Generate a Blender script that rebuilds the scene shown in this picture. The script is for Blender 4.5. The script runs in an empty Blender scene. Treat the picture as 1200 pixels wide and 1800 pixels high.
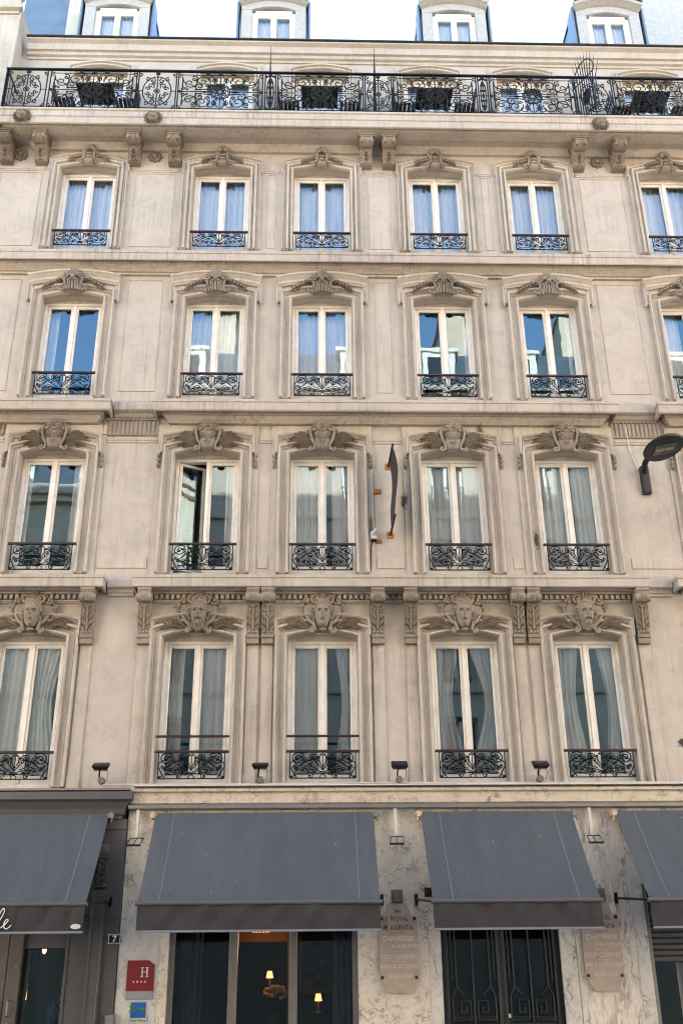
import bpy, bmesh, math, random
from mathutils import Vector, Matrix, Euler
random.seed(7)
R = math.radians
scene = bpy.context.scene
COL = scene.collection

# ------------------------------------------------------------------ camera
cam_d = bpy.data.cameras.new("camera")
cam = bpy.data.objects.new("camera", cam_d); COL.objects.link(cam)
cam_d.sensor_fit = 'VERTICAL'; cam_d.sensor_height = 36.0; cam_d.sensor_width = 24.0
cam_d.lens = 35.96
cam_d.clip_end = 2000
cr, cu, cb = (0.9995748, -0.02759735, -0.00941322), (-0.00315243, -0.42321733, 0.90602271), (-0.02898767, -0.9056078, -0.42312437)
cam.matrix_world = Matrix(((cr[0], cu[0], cb[0], 0.0), (cr[1], cu[1], cb[1], -15.0), (cr[2], cu[2], cb[2], 1.6), (0, 0, 0, 1)))
scene.camera = cam
# ------------------------------------------------------------------ light and exposure
SUN_EL, SUN_AZ = R(13.5), R(-4)          # low sun behind the hotel
world = bpy.data.worlds.new("World"); scene.world = world; world.use_nodes = True
wn = world.node_tree
sky = wn.nodes.new('ShaderNodeTexSky'); sky.sky_type = 'NISHITA'; sky.sun_disc = False
sky.sun_elevation = SUN_EL; sky.sun_rotation = SUN_AZ
sky.air_density = 1.0; sky.dust_density = 0.4; sky.ozone_density = 1.6
bg = wn.nodes['Background']; bg.inputs['Strength'].default_value = 0.15
wn.links.new(sky.outputs['Color'], bg.inputs['Color'])
sun_d = bpy.data.lights.new("sun", 'SUN'); sun = bpy.data.objects.new("sun", sun_d); COL.objects.link(sun)
sun_d.energy = 3.4; sun_d.angle = R(0.5); sun_d.color = (1.0, 0.90, 0.78)
sd = Vector((math.sin(SUN_AZ) * math.cos(SUN_EL), math.cos(SUN_AZ) * math.cos(SUN_EL), math.sin(SUN_EL)))
sun.rotation_euler = sd.to_track_quat('Z', 'Y').to_euler(); sun.location = (0, 30, 40)
vs = scene.view_settings
vs.view_transform = 'Standard'; vs.look = 'None'; vs.gamma = 1.0; vs.use_curve_mapping = False
vs.exposure = 2.95
scene.cycles.caustics_reflective = False; scene.cycles.caustics_refractive = False
scene.cycles.max_bounces = 10; scene.cycles.transparent_max_bounces = 12
scene.cycles.sample_clamp_indirect = 8.0
scene.cycles.filter_width = 1.1

# ------------------------------------------------------------------ materials
def newmat(name):
    m = bpy.data.materials.new(name); m.use_nodes = True
    nt = m.node_tree; return m, nt, nt.nodes['Principled BSDF']
def posmap(nt, sc=(1, 1, 1), rot=(0, 0, 0)):
    g = nt.nodes.new('ShaderNodeNewGeometry'); mp = nt.nodes.new('ShaderNodeMapping')
    mp.inputs['Scale'].default_value = sc; mp.inputs['Rotation'].default_value = rot
    nt.links.new(g.outputs['Position'], mp.inputs['Vector']); return mp.outputs['Vector']
def noise(nt, vec, scale, detail=6, rough=.6, dist=0):
    n = nt.nodes.new('ShaderNodeTexNoise'); n.inputs['Scale'].default_value = scale
    n.inputs['Detail'].default_value = detail; n.inputs['Roughness'].default_value = rough
    n.inputs['Distortion'].default_value = dist
    nt.links.new(vec, n.inputs['Vector']); return n.outputs['Fac']
def ramp(nt, fac, stops):
    r = nt.nodes.new('ShaderNodeValToRGB'); e = r.color_ramp.elements
    while len(e) < len(stops): e.new(.5)
    for el, (p, c) in zip(e, stops):
        el.position = p; el.color = (*c, 1) if len(c) == 3 else c
    nt.links.new(fac, r.inputs['Fac']); return r.outputs['Color']
def mix(nt, a, b, fac, mode='MIX'):
    m = nt.nodes.new('ShaderNodeMix'); m.data_type = 'RGBA'; m.blend_type = mode
    for s, v in ((m.inputs[0], fac), (m.inputs[6], a), (m.inputs[7], b)):
        if isinstance(v, (int, float)): s.default_value = v
        elif isinstance(v, tuple): s.default_value = (*v, 1)
        else: nt.links.new(v, s)
    return m.outputs[2]
def bump(nt, b, h, st, d=.01):
    n = nt.nodes.new('ShaderNodeBump'); n.inputs['Strength'].default_value = st; n.inputs['Distance'].default_value = d
    nt.links.new(h, n.inputs['Height']); nt.links.new(n.outputs['Normal'], b.inputs['Normal'])
def plain(name, col, rough=.6, metal=0, var=.0, vscale=4, bmp=0, spec=None):
    m, nt, b = newmat(name)
    b.inputs['Roughness'].default_value = rough; b.inputs['Metallic'].default_value = metal
    if spec is not None: b.inputs['Specular IOR Level'].default_value = spec
    v = posmap(nt); f = noise(nt, v, vscale)
    lo = tuple(c * (1 - var) for c in col); hi = tuple(min(1, c * (1 + var)) for c in col)
    nt.links.new(ramp(nt, f, [(.3, lo), (.7, hi)]), b.inputs['Base Color'])
    if bmp: bump(nt, b, noise(nt, v, vscale * 8), bmp, .005)
    return m
def stone(name, a, b2, streak=.5, dirt=(.19, .15, .115), seed=0.0, bumpst=.25):
    m, nt, b = newmat(name)
    b.inputs['Roughness'].default_value = .9; b.inputs['Specular IOR Level'].default_value = .2
    v = posmap(nt); big = noise(nt, v, .55, 5, .6); mid = noise(nt, v, 3.1, 8, .7, .6); fine = noise(nt, v, 45, 4, .7)
    base = ramp(nt, big, [(.32, a), (.68, b2)])
    mott = ramp(nt, mid, [(.3, (.80, .78, .76)), (.55, (1, 1, 1)), (.8, (1.0, .97, .93))])
    c = mix(nt, base, mott, .8, 'MULTIPLY')
    vs_ = posmap(nt, (9, 9, .42)); st = noise(nt, vs_, 1.6, 8, .76)
    sm = ramp(nt, st, [(.47, (0, 0, 0)), (.72, (1, 1, 1))])
    patch = ramp(nt, noise(nt, v, .9, 4, .6), [(.42, (0, 0, 0)), (.66, (1, 1, 1))])
    mk = mix(nt, sm, patch, 1.0, 'MULTIPLY')
    sc = nt.nodes.new('ShaderNodeMath'); sc.operation = 'MULTIPLY'; sc.inputs[1].default_value = streak
    bw = nt.nodes.new('ShaderNodeRGBToBW'); nt.links.new(mk, bw.inputs[0]); nt.links.new(bw.outputs[0], sc.inputs[0])
    c = mix(nt, c, dirt, sc.outputs[0])
    for (sx_, sz_, rx, rz, cl_) in STAINS:            # soot, nests and rust marks on the wall
        vm = nt.nodes.new('ShaderNodeVectorMath'); vm.operation = 'SUBTRACT'; vm.inputs[1].default_value = (sx_, 0, sz_); nt.links.new(v, vm.inputs[0])
        v2 = nt.nodes.new('ShaderNodeVectorMath'); v2.operation = 'MULTIPLY'; v2.inputs[1].default_value = (1 / rx, 0, 1 / rz); nt.links.new(vm.outputs[0], v2.inputs[0])
        ln = nt.nodes.new('ShaderNodeVectorMath'); ln.operation = 'LENGTH'; nt.links.new(v2.outputs[0], ln.inputs[0])
        a_ = nt.nodes.new('ShaderNodeMath'); a_.operation = 'MULTIPLY_ADD'; a_.inputs[1].default_value = 1.6; nt.links.new(noise(nt, v, 14, 6, .7), a_.inputs[0]); 
        sb = nt.nodes.new('ShaderNodeMath'); sb.operation = 'SUBTRACT'; sb.inputs[0].default_value = 0.0; nt.links.new(ln.outputs['Value'], sb.inputs[1]); nt.links.new(sb.outputs[0], a_.inputs[2])
        rm = ramp(nt, a_.outputs[0], [(.12, (0, 0, 0)), (.45, (1, 1, 1))]); b3 = nt.nodes.new('ShaderNodeRGBToBW'); nt.links.new(rm, b3.inputs[0])
        c = mix(nt, c, cl_, b3.outputs[0])
    fm = ramp(nt, fine, [(.3, (.9, .9, .9)), (.7, (1.04, 1.04, 1.04))])
    c = mix(nt, c, fm, .6, 'MULTIPLY')
    nt.links.new(c, b.inputs['Base Color'])
    bump(nt, b, noise(nt, v, 22, 8, .75), bumpst, .008)
    return m
M = {}
STAINS = [(1.50, 8.80, .10, .22, (.10, .08, .065)), (3.60, 8.10, .07, .25, (.12, .10, .08)), (5.52, 4.86, .22, .12, (.05, .045, .04)), (2.83, 10.12, .10, .16, (.17, .11, .06)), (.95, 8.35, .05, .3, (.22, .16, .10))]
M['wall'] = stone('rendered_stone', (.455, .405, .348), (.53, .478, .415), .6)
M['trim'] = stone('moulded_stone', (.46, .405, .338), (.545, .488, .418), .95)
M['fascia'] = stone('weathered_ledge_stone', (.43, .378, .318), (.52, .463, .395), 1.0, (.085, .072, .062))
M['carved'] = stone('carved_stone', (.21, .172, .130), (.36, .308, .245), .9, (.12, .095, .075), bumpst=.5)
M['warm'] = stone('warm_stone', (.56, .42, .28), (.58, .47, .36), .4)
M['white'] = plain('white_window_paint', (.74, .70, .63), .35, var=.10, vscale=5)
M['oldwhite'] = plain('peeling_white_paint', (.40, .38, .35), .6, var=.12, vscale=14, bmp=.3)
M['iron'] = plain('black_wrought_iron', (.012, .013, .015), .42, .6, .3, 30)
M['hand'] = plain('brown_handrail_paint', (.035, .012, .010), .35, 0, .2, 20)
M['zinc'] = plain('zinc_sheet', (.17, .21, .26), .45, .5, .15, 3)
M['lead'] = plain('dark_lead_flashing', (.06, .06, .055), .6, .3, .2, 6)
M['greyp'] = plain('dark_grey_shopfront_paint', (.082, .078, .080), .4, 0, .1, 6)
M['metal'] = plain('grey_metal', (.22, .21, .20), .4, .5, .1, 8)
M['black'] = plain('black_plastic', (.008, .008, .009), .4, 0, .2, 20)
M['boxgrey'] = plain('grey_plastic', (.14, .13, .11), .6, 0, .08, 10)
M['whitepl'] = plain('white_plastic', (.55, .53, .49), .5, 0, .05, 10)
M['rust'] = plain('rusty_iron', (.32, .14, .04), .85, .1, .5, 40, .5)
M['interior'] = plain('dim_room_wall', (.42, .40, .37), .9, 0, .1, 1)
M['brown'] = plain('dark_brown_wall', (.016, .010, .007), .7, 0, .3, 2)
M['asphalt'] = plain('asphalt', (.09, .09, .09), .9, 0, .2, 30, .4)
M['pave'] = plain('pavement_stone', (.32, .30, .28), .85, 0, .2, 3, .2)
M['opp'] = stone('opposite_cream_render', (.58, .51, .42), (.66, .59, .50), .3)
M['opp2'] = stone('opposite_pink_render', (.56, .46, .38), (.62, .52, .43), .3)
M['slate'] = plain('slate_roof', (.07, .075, .085), .5, 0, .2, 6)
M['terra'] = plain('terracotta_pot', (.42, .16, .08), .8, 0, .2, 6)
M['gold'] = plain('yellow_flower_petals', (.34, .20, .06), .8, 0, .3, 40)
M['skin'] = plain('skin', (.45, .26, .18), .6, 0, .05, 10)
M['denim'] = plain('blue_jacket_cloth', (.03, .10, .22), .8, 0, .2, 20)
M['capcl'] = plain('grey_blue_cap_cloth', (.09, .11, .18), .8, 0, .2, 20)
M['red'] = plain('dark_red_enamel', (.22, .008, .010), .35, 0, .05, 5)
M['blue'] = plain('blue_enamel', (.01, .10, .42), .35, 0, .05, 5)
M['green'] = plain('green_paint', (.03, .28, .05), .5, 0, .05, 5)
M['navy'] = plain('navy_enamel', (.003, .004, .016), .25, 0, .05, 5)
M['signwhite'] = plain('white_lettering', (.75, .74, .72), .5, 0, .05, 30)
M['faded'] = plain('faded_white_lettering', (.70, .64, .57), .8, 0, .15, 60)
M['cut'] = plain('engraved_brown_lettering', (.15, .10, .075), .9, 0, .2, 60)
M['plaque'] = plain('pinkish_brown_stone_slab', (.45, .365, .305), .75, 0, .12, 9, .15)
M['shade'] = None
def curtain_mat(name, col, tr):
    m, nt, b = newmat(name)
    v = posmap(nt, (6, 1, .4)); f = noise(nt, v, 1.0, 3)
    d = nt.nodes.new('ShaderNodeBsdfDiffuse'); t = nt.nodes.new('ShaderNodeBsdfTranslucent'); tp = nt.nodes.new('ShaderNodeBsdfTransparent')
    c = ramp(nt, f, [(.3, tuple(x * .88 for x in col)), (.7, col)])
    nt.links.new(c, d.inputs[0]); nt.links.new(c, t.inputs[0])
    a = nt.nodes.new('ShaderNodeMixShader'); a.inputs[0].default_value = .08
    nt.links.new(d.outputs[0], a.inputs[1]); nt.links.new(t.outputs[0], a.inputs[2])
    z = nt.nodes.new('ShaderNodeMixShader'); z.inputs[0].default_value = tr
    nt.links.new(a.outputs[0], z.inputs[1]); nt.links.new(tp.outputs[0], z.inputs[2])
    nt.links.new(z.outputs[0], nt.nodes['Material Output'].inputs['Surface']); return m
M['sheer'] = curtain_mat('sheer_white_curtain', (.95, .95, .94), .05)
M['drape'] = curtain_mat('white_curtain', (.95, .94, .92), .01)
def glass_mat(name, tint, ior, add, wob):
    m, nt, b = newmat(name)
    tp = nt.nodes.new('ShaderNodeBsdfTransparent'); tp.inputs[0].default_value = (*tint, 1)
    gl = nt.nodes.new('ShaderNodeBsdfGlossy'); gl.inputs['Roughness'].default_value = 0.0
    gl.inputs['Color'].default_value = (.62, .86, 1, 1)
    fr = nt.nodes.new('ShaderNodeFresnel'); fr.inputs['IOR'].default_value = ior
    ad = nt.nodes.new('ShaderNodeMath'); ad.operation = 'ADD'; ad.inputs[1].default_value = add; ad.use_clamp = True
    nt.links.new(fr.outputs[0], ad.inputs[0])
    v = posmap(nt, (1, 1, .7)); n = noise(nt, v, 1.7, 2, .5)
    bp = nt.nodes.new('ShaderNodeBump'); bp.inputs['Strength'].default_value = wob; bp.inputs['Distance'].default_value = .02
    nt.links.new(n, bp.inputs['Height']); nt.links.new(bp.outputs[0], gl.inputs['Normal'])
    mx = nt.nodes.new('ShaderNodeMixShader'); nt.links.new(ad.outputs[0], mx.inputs[0])
    nt.links.new(tp.outputs[0], mx.inputs[1]); nt.links.new(gl.outputs[0], mx.inputs[2])
    nt.links.new(mx.outputs[0], nt.nodes['Material Output'].inputs['Surface']); return m
M['glass'] = glass_mat('window_glass', (.97, .98, .985), 1.55, .095, .05)
M['shopglass'] = glass_mat('shop_glass', (.72, .72, .72), 1.45, .0, .03)
def marble(name, base, base2, vein, rot, stretch, sc, thr=.035):
    m, nt, b = newmat(name)
    b.inputs['Roughness'].default_value = .35
    v = posmap(nt, (stretch, 1, 1), (0, rot, 0))
    w = nt.nodes.new('ShaderNodeTexNoise'); w.inputs['Scale'].default_value = sc * .8; w.inputs['Detail'].default_value = 5
    nt.links.new(v, w.inputs['Vector'])
    add = nt.nodes.new('ShaderNodeVectorMath'); add.operation = 'MULTIPLY_ADD'
    add.inputs[1].default_value = (.7, .7, .7); nt.links.new(w.outputs['Color'], add.inputs[0]); nt.links.new(v, add.inputs[2])
    f1 = noise(nt, add.outputs[0], sc, 6, .62, .4)
    def band(f, cen, wd):
        s = nt.nodes.new('ShaderNodeMath'); s.operation = 'SUBTRACT'; s.inputs[1].default_value = cen; nt.links.new(f, s.inputs[0])
        a_ = nt.nodes.new('ShaderNodeMath'); a_.operation = 'ABSOLUTE'; nt.links.new(s.outputs[0], a_.inputs[0])
        return ramp(nt, a_.outputs[0], [(0, (1, 1, 1)), (wd, (0, 0, 0))])
    cl = ramp(nt, noise(nt, v, sc * .5, 5, .6), [(.3, base), (.7, base2)])
    vk = band(f1, .5, thr)
    pm = ramp(nt, noise(nt, v, sc * .9, 3, .5), [(.40, (0, 0, 0)), (.62, (1, 1, 1))])
    k = mix(nt, vk, pm, 1.0, 'MULTIPLY')
    bw = nt.nodes.new('ShaderNodeRGBToBW'); nt.links.new(k, bw.inputs[0])
    c = mix(nt, cl, vein, bw.outputs[0])
    v2 = band(noise(nt, add.outputs[0], sc * 2.3, 5, .6), .47, thr * 1.3)
    bw2 = nt.nodes.new('ShaderNodeRGBToBW'); nt.links.new(v2, bw2.inputs[0])
    h = nt.nodes.new('ShaderNodeMath'); h.operation = 'MULTIPLY'; h.inputs[1].default_value = .35; nt.links.new(bw2.outputs[0], h.inputs[0])
    c = mix(nt, c, tuple((x + y) / 2 for x, y in zip(vein, base)), h.outputs[0])
    nt.links.new(c, b.inputs['Base Color']); return m
M['marble'] = marble('beige_veined_marble_shade_lifted', (.68, .61, .51), (.80, .74, .65), (.12, .10, .085), .5, 1.0, 5.0)  # base colour raised to make up for the shade on the piers
M['marble4'] = marble('cream_fascia_marble_lit_copy', (.50, .43, .33), (.58, .52, .43), (.14, .12, .10), .5, 1.0, 5.0)  # darker copy of the pier marble for the better lit fascia
M['marble2'] = marble('diagonal_grey_veined_marble', (.68, .625, .55), (.80, .75, .69), (.20, .175, .155), R(-52), 3.2, 2.6, .06)
M['marble3'] = marble('pale_grey_marble', (.58, .56, .53), (.68, .66, .63), (.15, .14, .14), R(20), 1.5, 2.2)
def canvas():
    m, nt, b = newmat('slate_grey_awning_canvas')
    b.inputs['Roughness'].default_value = .8; b.inputs['Specular IOR Level'].default_value = .25
    v = posmap(nt); f = noise(nt, v, .9, 5, .65); st = noise(nt, posmap(nt, (3, .6, .6)), 2.0, 6, .7)
    c = ramp(nt, f, [(.3, (.072, .079, .088)), (.7, (.090, .096, .104))])
    c = mix(nt, c, ramp(nt, st, [(.35, (.80, .82, .84)), (.65, (1.08, 1.07, 1.06))]), .7, 'MULTIPLY')
    vo = nt.nodes.new('ShaderNodeTexVoronoi'); vo.inputs['Scale'].default_value = 3.3; nt.links.new(v, vo.inputs['Vector'])
    dr = ramp(nt, vo.outputs['Distance'], [(.018, (1, 1, 1)), (.032, (0, 0, 0))])
    bw = nt.nodes.new('ShaderNodeRGBToBW'); nt.links.new(dr, bw.inputs[0])
    c = mix(nt, c, (.5, .5, .48), bw.outputs[0])
    nt.links.new(c, b.inputs['Base Color'])
    wv = noise(nt, posmap(nt, (5, 1, 1), (0, R(18), 0)), 1.4, 4, .55, .8)
    bump(nt, b, wv, .5, .03); return m
M['canvas'] = canvas()
M['valance'] = plain('dark_charcoal_canvas', (.033, .031, .033), .85, 0, .12, 5, .1)
M['seam'] = plain('pale_seam_stitching', (.15, .16, .175), .8, 0, .15, 20)
M['hem'] = plain('grey_blue_hem', (.16, .18, .22), .6, 0, .05, 5)
def emit(name, col, st):
    m, nt, b = newmat(name); b.inputs['Base Color'].default_value = (*col, 1)
    b.inputs['Emission Color'].default_value = (*col, 1); b.inputs['Emission Strength'].default_value = st; return m
M['glow'] = emit('glowing_bulb', (1, .42, .12), 2.2)
M['glowdim'] = emit('lit_lamp_shade', (1, .36, .12), .55)

# ------------------------------------------------------------------ mesh builder
class MB:
    def __init__(s): s.v = []; s.f = []
    def add(s, vs_, fs):
        o = len(s.v); s.v += [tuple(p) for p in vs_]; s.f += [tuple(i + o for i in f) for f in fs]
    def box(s, x0, x1, y0, y1, z0, z1):
        s.add([(x0, y0, z0), (x1, y0, z0), (x1, y1, z0), (x0, y1, z0), (x0, y0, z1), (x1, y0, z1), (x1, y1, z1), (x0, y1, z1)],
              [(0, 3, 2, 1), (4, 5, 6, 7), (0, 1, 5, 4), (1, 2, 6, 5), (2, 3, 7, 6), (3, 0, 4, 7)])
    def bbox(s, x0, x1, y0, y1, z0, z1, b=.004):      # box with bevelled street-side edges
        s.loftrects([(x0 + b, x1 - b, z0 + b, z1 - b, y0), (x0, x1, z0, z1, y0 + b), (x0, x1, z0, z1, y1)])
    def loftrects(s, rs):
        vs_ = []
        for (x0, x1, z0, z1, y) in rs: vs_ += [(x0, y, z0), (x1, y, z0), (x1, y, z1), (x0, y, z1)]
        fs = [(0, 1, 2, 3)]
        n = len(rs)
        for i in range(n - 1):
            for k in range(4):
                a, b = i * 4 + k, i * 4 + (k + 1) % 4; fs.append((a, a + 4, b + 4, b))
        e = (n - 1) * 4; fs.append((e + 3, e + 2, e + 1, e)); s.add(vs_, fs)
    def prism(s, poly, y0, y1):                       # poly in (x,z)
        n = len(poly); vs_ = [(x, y0, z) for x, z in poly] + [(x, y1, z) for x, z in poly]
        s.add(vs_, [tuple(range(n)), tuple(range(2 * n - 1, n - 1, -1))] + [(i, (i + n), (i + 1) % n + n, (i + 1) % n) for i in range(n)])
    def prismx(s, poly, x0, x1):                      # poly in (y,z)
        n = len(poly); vs_ = [(x0, y, z) for y, z in poly] + [(x1, y, z) for y, z in poly]
        s.add(vs_, [tuple(range(n)), tuple(range(2 * n - 1, n - 1, -1))] + [(i, (i + n), (i + 1) % n + n, (i + 1) % n) for i in range(n)])
    def quad(s, a, b, c, d): s.add([a, b, c, d], [(0, 1, 2, 3)])
    def sweep(s, path, prof, closed=False):           # path (x,z), prof [(offset outward, y)]
        n = len(path); rows = []
        for i in range(n):
            ds = []
            if i > 0 or closed:
                a, b = path[i - 1], path[i]; ds.append((b[0] - a[0], b[1] - a[1]))
            if i < n - 1 or closed:
                a, b = path[i], path[(i + 1) % n]; ds.append((b[0] - a[0], b[1] - a[1]))
            ns = []
            for d in ds:
                l = math.hypot(*d); ns.append((-d[1] / l, d[0] / l))
            m = (sum(q[0] for q in ns), sum(q[1] for q in ns)); l = math.hypot(*m); m = (m[0] / l, m[1] / l)
            k = 1 / max(.3, m[0] * ns[0][0] + m[1] * ns[0][1])
            rows.append([(path[i][0] + m[0] * k * a, y, path[i][1] + m[1] * k * a) for a, y in prof])
        p = len(prof); vs_ = [q for r in rows for q in r]; fs = []
        for i in range(n if closed else n - 1):
            j = (i + 1) % n
            for k in range(p - 1): fs.append((i * p + k, i * p + k + 1, j * p + k + 1, j * p + k))
        if not closed:
            fs.append(tuple(range(p))); fs.append(tuple(range((n - 1) * p + p - 1, (n - 1) * p - 1, -1)))
        s.add(vs_, fs)
    def cornice(s, x0, x1, prof, lret=False, rret=False, yb=0.0):   # prof [(p outward, z)] top to bottom
        n = len(prof); vs_ = []
        xs = lambda p, e: (x0 - p if lret else x0) if e == 0 else (x1 + p if rret else x1)
        for e in (0, 1):
            for p, z in prof: vs_.append((xs(p, e), yb - p, z))
        fs = [(k, k + 1, n + k + 1, n + k) for k in range(n - 1)]
        o = len(vs_)
        for e in (0, 1):
            for p, z in prof: vs_.append((xs(p, e), yb + .02, z))
        for k in range(n - 1):
            fs.append((o + k, o + k + 1, k + 1, k)); fs.append((n + k, n + k + 1, o + n + k + 1, o + n + k))
        fs.append((0, n, o + n, o)); fs.append((n - 1, o + n - 1, o + 2 * n - 1, 2 * n - 1))
        s.add(vs_, fs)
    def tube(s, pts, r, sides=5, cap=True):
        pts = [Vector(p) for p in pts]; n = len(pts)
        rr = r if isinstance(r, (list, tuple)) else [r] * n
        up = None; rings = []
        for i in range(n):
            t = (pts[min(i + 1, n - 1)] - pts[max(i - 1, 0)])
            if t.length < 1e-9: t = Vector((0, 0, 1))
            t.normalize()
            if up is None:
                up = Vector((0, 1, 0)) if abs(t.y) < .9 else Vector((1, 0, 0))
            a = t.cross(up)
            if a.length < 1e-6: a = t.cross(Vector((1, 0, .3)))
            a.normalize(); b = a.cross(t); b.normalize(); up = b
            rings.append([pts[i] + (a * math.cos(2 * math.pi * k / sides) + b * math.sin(2 * math.pi * k / sides)) * rr[i] for k in range(sides)])
        vs_ = [q for g in rings for q in g]; fs = []
        for i in range(n - 1):
            for k in range(sides): fs.append((i * sides + k, i * sides + (k + 1) % sides, (i + 1) * sides + (k + 1) % sides, (i + 1) * sides + k))
        if cap: fs.append(tuple(range(sides - 1, -1, -1))); fs.append(tuple(range((n - 1) * sides, n * sides)))
        s.add(vs_, fs)
    def ell(s, c, r, seg=8, rings=5, rot=None):
        vs_ = []; fs = []
        for i in range(rings + 1):
            th = math.pi * i / rings
            for k in range(seg):
                ph = 2 * math.pi * k / seg; q = Vector((r[0] * math.sin(th) * math.cos(ph), r[1] * math.sin(th) * math.sin(ph), r[2] * math.cos(th)))
                if rot: q.rotate(rot)
                vs_.append(q + Vector(c))
        for i in range(rings):
            for k in range(seg): fs.append((i * seg + k, (i + 1) * seg + k, (i + 1) * seg + (k + 1) % seg, i * seg + (k + 1) % seg))
        s.add(vs_, fs)
    def lathe(s, c, prof, seg=16, ax='z'):            # prof [(r,h)]
        vs_ = []; fs = []; n = len(prof)
        for r, h in prof:
            for k in range(seg):
                a = 2 * math.pi * k / seg
                if ax == 'z': vs_.append((c[0] + r * math.cos(a), c[1] + r * math.sin(a), c[2] + h))
                elif ax == 'y': vs_.append((c[0] + r * math.cos(a), c[1] + h, c[2] + r * math.sin(a)))
                else: vs_.append((c[0] + h, c[1] + r * math.cos(a), c[2] + r * math.sin(a)))
        for i in range(n - 1):
            for k in range(seg): fs.append((i * seg + k, i * seg + (k + 1) % seg, (i + 1) * seg + (k + 1) % seg, (i + 1) * seg + k))
        fs.append(tuple(range(seg - 1, -1, -1))); fs.append(tuple(range((n - 1) * seg, n * seg)))
        s.add(vs_, fs)
    def grid(s, fn, nu, nv):
        vs_ = [fn(i / nu, j / nv) for j in range(nv + 1) for i in range(nu + 1)]
        fs = [(j * (nu + 1) + i, j * (nu + 1) + i + 1, (j + 1) * (nu + 1) + i + 1, (j + 1) * (nu + 1) + i) for j in range(nv) for i in range(nu)]
        s.add(vs_, fs)
    # ---- carving helpers (outward is -y)
    def leaf(s, b, t, w, y0=0.0, h=.04, bend=0.0, n=6):
        dx, dz = t[0] - b[0], t[1] - b[1]; L = math.hypot(dx, dz); nx, nz = -dz / L, dx / L
        vs_ = []
        for i in range(n + 1):
            q = i / n; ww = w * (math.sin(math.pi * min(1, q * .92 + .06)) ** .8); k = bend * math.sin(math.pi * q)
            cx_, cz_ = b[0] + dx * q + nx * k, b[1] + dz * q + nz * k; hh = h * (.55 + .6 * math.sin(math.pi * q * .9))
            for o, yy in ((-1, 0), (-.45, hh * .9), (0, hh * .55), (.45, hh * .9), (1, 0)):
                vs_.append((cx_ + nx * ww * o, y0 - yy, cz_ + nz * ww * o))
        fs = [(i * 5 + k, i * 5 + k + 1, (i + 1) * 5 + k + 1, (i + 1) * 5 + k) for i in range(n) for k in range(4)]
        s.add(vs_, fs)
    def volute(s, c, r, turns, sgn, a0, y, rad, tail=None):
        n = int(14 * turns) + 4; pts = []; rr = []
        if tail: pts += [(p[0], y, p[1]) for p in tail]; rr += [rad * .9] * len(tail)
        for i in range(n + 1):
            q = i / n; a = a0 + sgn * 2 * math.pi * turns * q; k = r * (1 - .86 * q)
            pts.append((c[0] + k * math.cos(a), y - .25 * rad * q, c[1] + k * math.sin(a))); rr.append(rad * (1 - .45 * q))
        s.tube(pts, rr, 6); s.ell((c[0], y - rad * .3, c[1]), (rad * 1.1,) * 3, 6, 4)
    def shell(s, c, r, n, y, h, a0=-15, a1=195):
        st = math.pi * (a1 - a0) / 180 * r / (n - 1)
        for i in range(n):
            a = R(a0 + (a1 - a0) * i / (n - 1)); rr = r * (1 + .10 * math.sin(math.pi * i / (n - 1))); d = (math.cos(a), math.sin(a)); P = lambda q, yy: (c[0] + rr * q * d[0], y - yy, c[1] + rr * q * d[1])
            s.tube([P(.05, h * .7), P(.4, h * 1.05), P(.75, h * .95), P(1.0, h * .55)], [st * .10, st * .26, st * .40, st * .40], 8)
            s.ell(P(1.0, h * .55), (st * .42, st * .40, st * .42), 8, 5)
        s.ell((c[0], y - h * .8, c[1]), (r * .16, h * .4, r * .16), 8, 5)
    def dome(s, outline, y0, h, n=5, cz=None):
        cx_ = sum(p[0] for p in outline) / len(outline); cz_ = sum(p[1] for p in outline) / len(outline) if cz is None else cz
        m = len(outline); vs_ = []; fs = []
        for i in range(n):
            k = 1 - i / n * .98
            for p in outline: vs_.append((cx_ + (p[0] - cx_) * k, y0 - h * math.sqrt(max(0, 1 - k * k)), cz_ + (p[1] - cz_) * k))
        for i in range(n - 1):
            for k in range(m): fs.append((i * m + k, i * m + (k + 1) % m, (i + 1) * m + (k + 1) % m, (i + 1) * m + k))
        fs.append(tuple((n - 1) * m + k for k in range(m))); s.add(vs_, fs)
    def build(s, name, mat, parent=None, smooth=False, loc=None, fix=True):
        me = bpy.data.meshes.new(name); me.from_pydata(s.v, [], s.f); me.validate()
        if fix:
            bm = bmesh.new(); bm.from_mesh(me); bmesh.ops.recalc_face_normals(bm, faces=bm.faces); bm.to_mesh(me); bm.free()
        if smooth:
            me.polygons.foreach_set('use_smooth', [True] * len(me.polygons))
            try: me.set_sharp_from_angle(angle=R(42))
            except Exception: pass
        if isinstance(mat, str): mat = M[mat]
        me.materials.append(mat)
        o = bpy.data.objects.new(name, me); COL.objects.link(o)
        if parent: o.parent = parent
        if loc: o.location = loc
        return o
def thing(name, label, cat, loc=(0, 0, 0), group=None):
    o = bpy.data.objects.new(name, None); COL.objects.link(o); o.location = loc
    return tag(o, label, cat, group)
def tag(o, label, cat, group=None):
    o['label'] = label; o['category'] = cat
    if group: o['group'] = group
    return o
def dup(o, parent=None, dx=0, dy=0, dz=0, top=True):
    c = o.copy(); COL.objects.link(c); c.parent = parent
    if top: c.location = (o.location[0] + dx, o.location[1] + dy, o.location[2] + dz)
    for ch in list(o.children): dup(ch, c, top=False)
    return c
def structure(o): o['kind'] = 'structure'; return o
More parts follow.
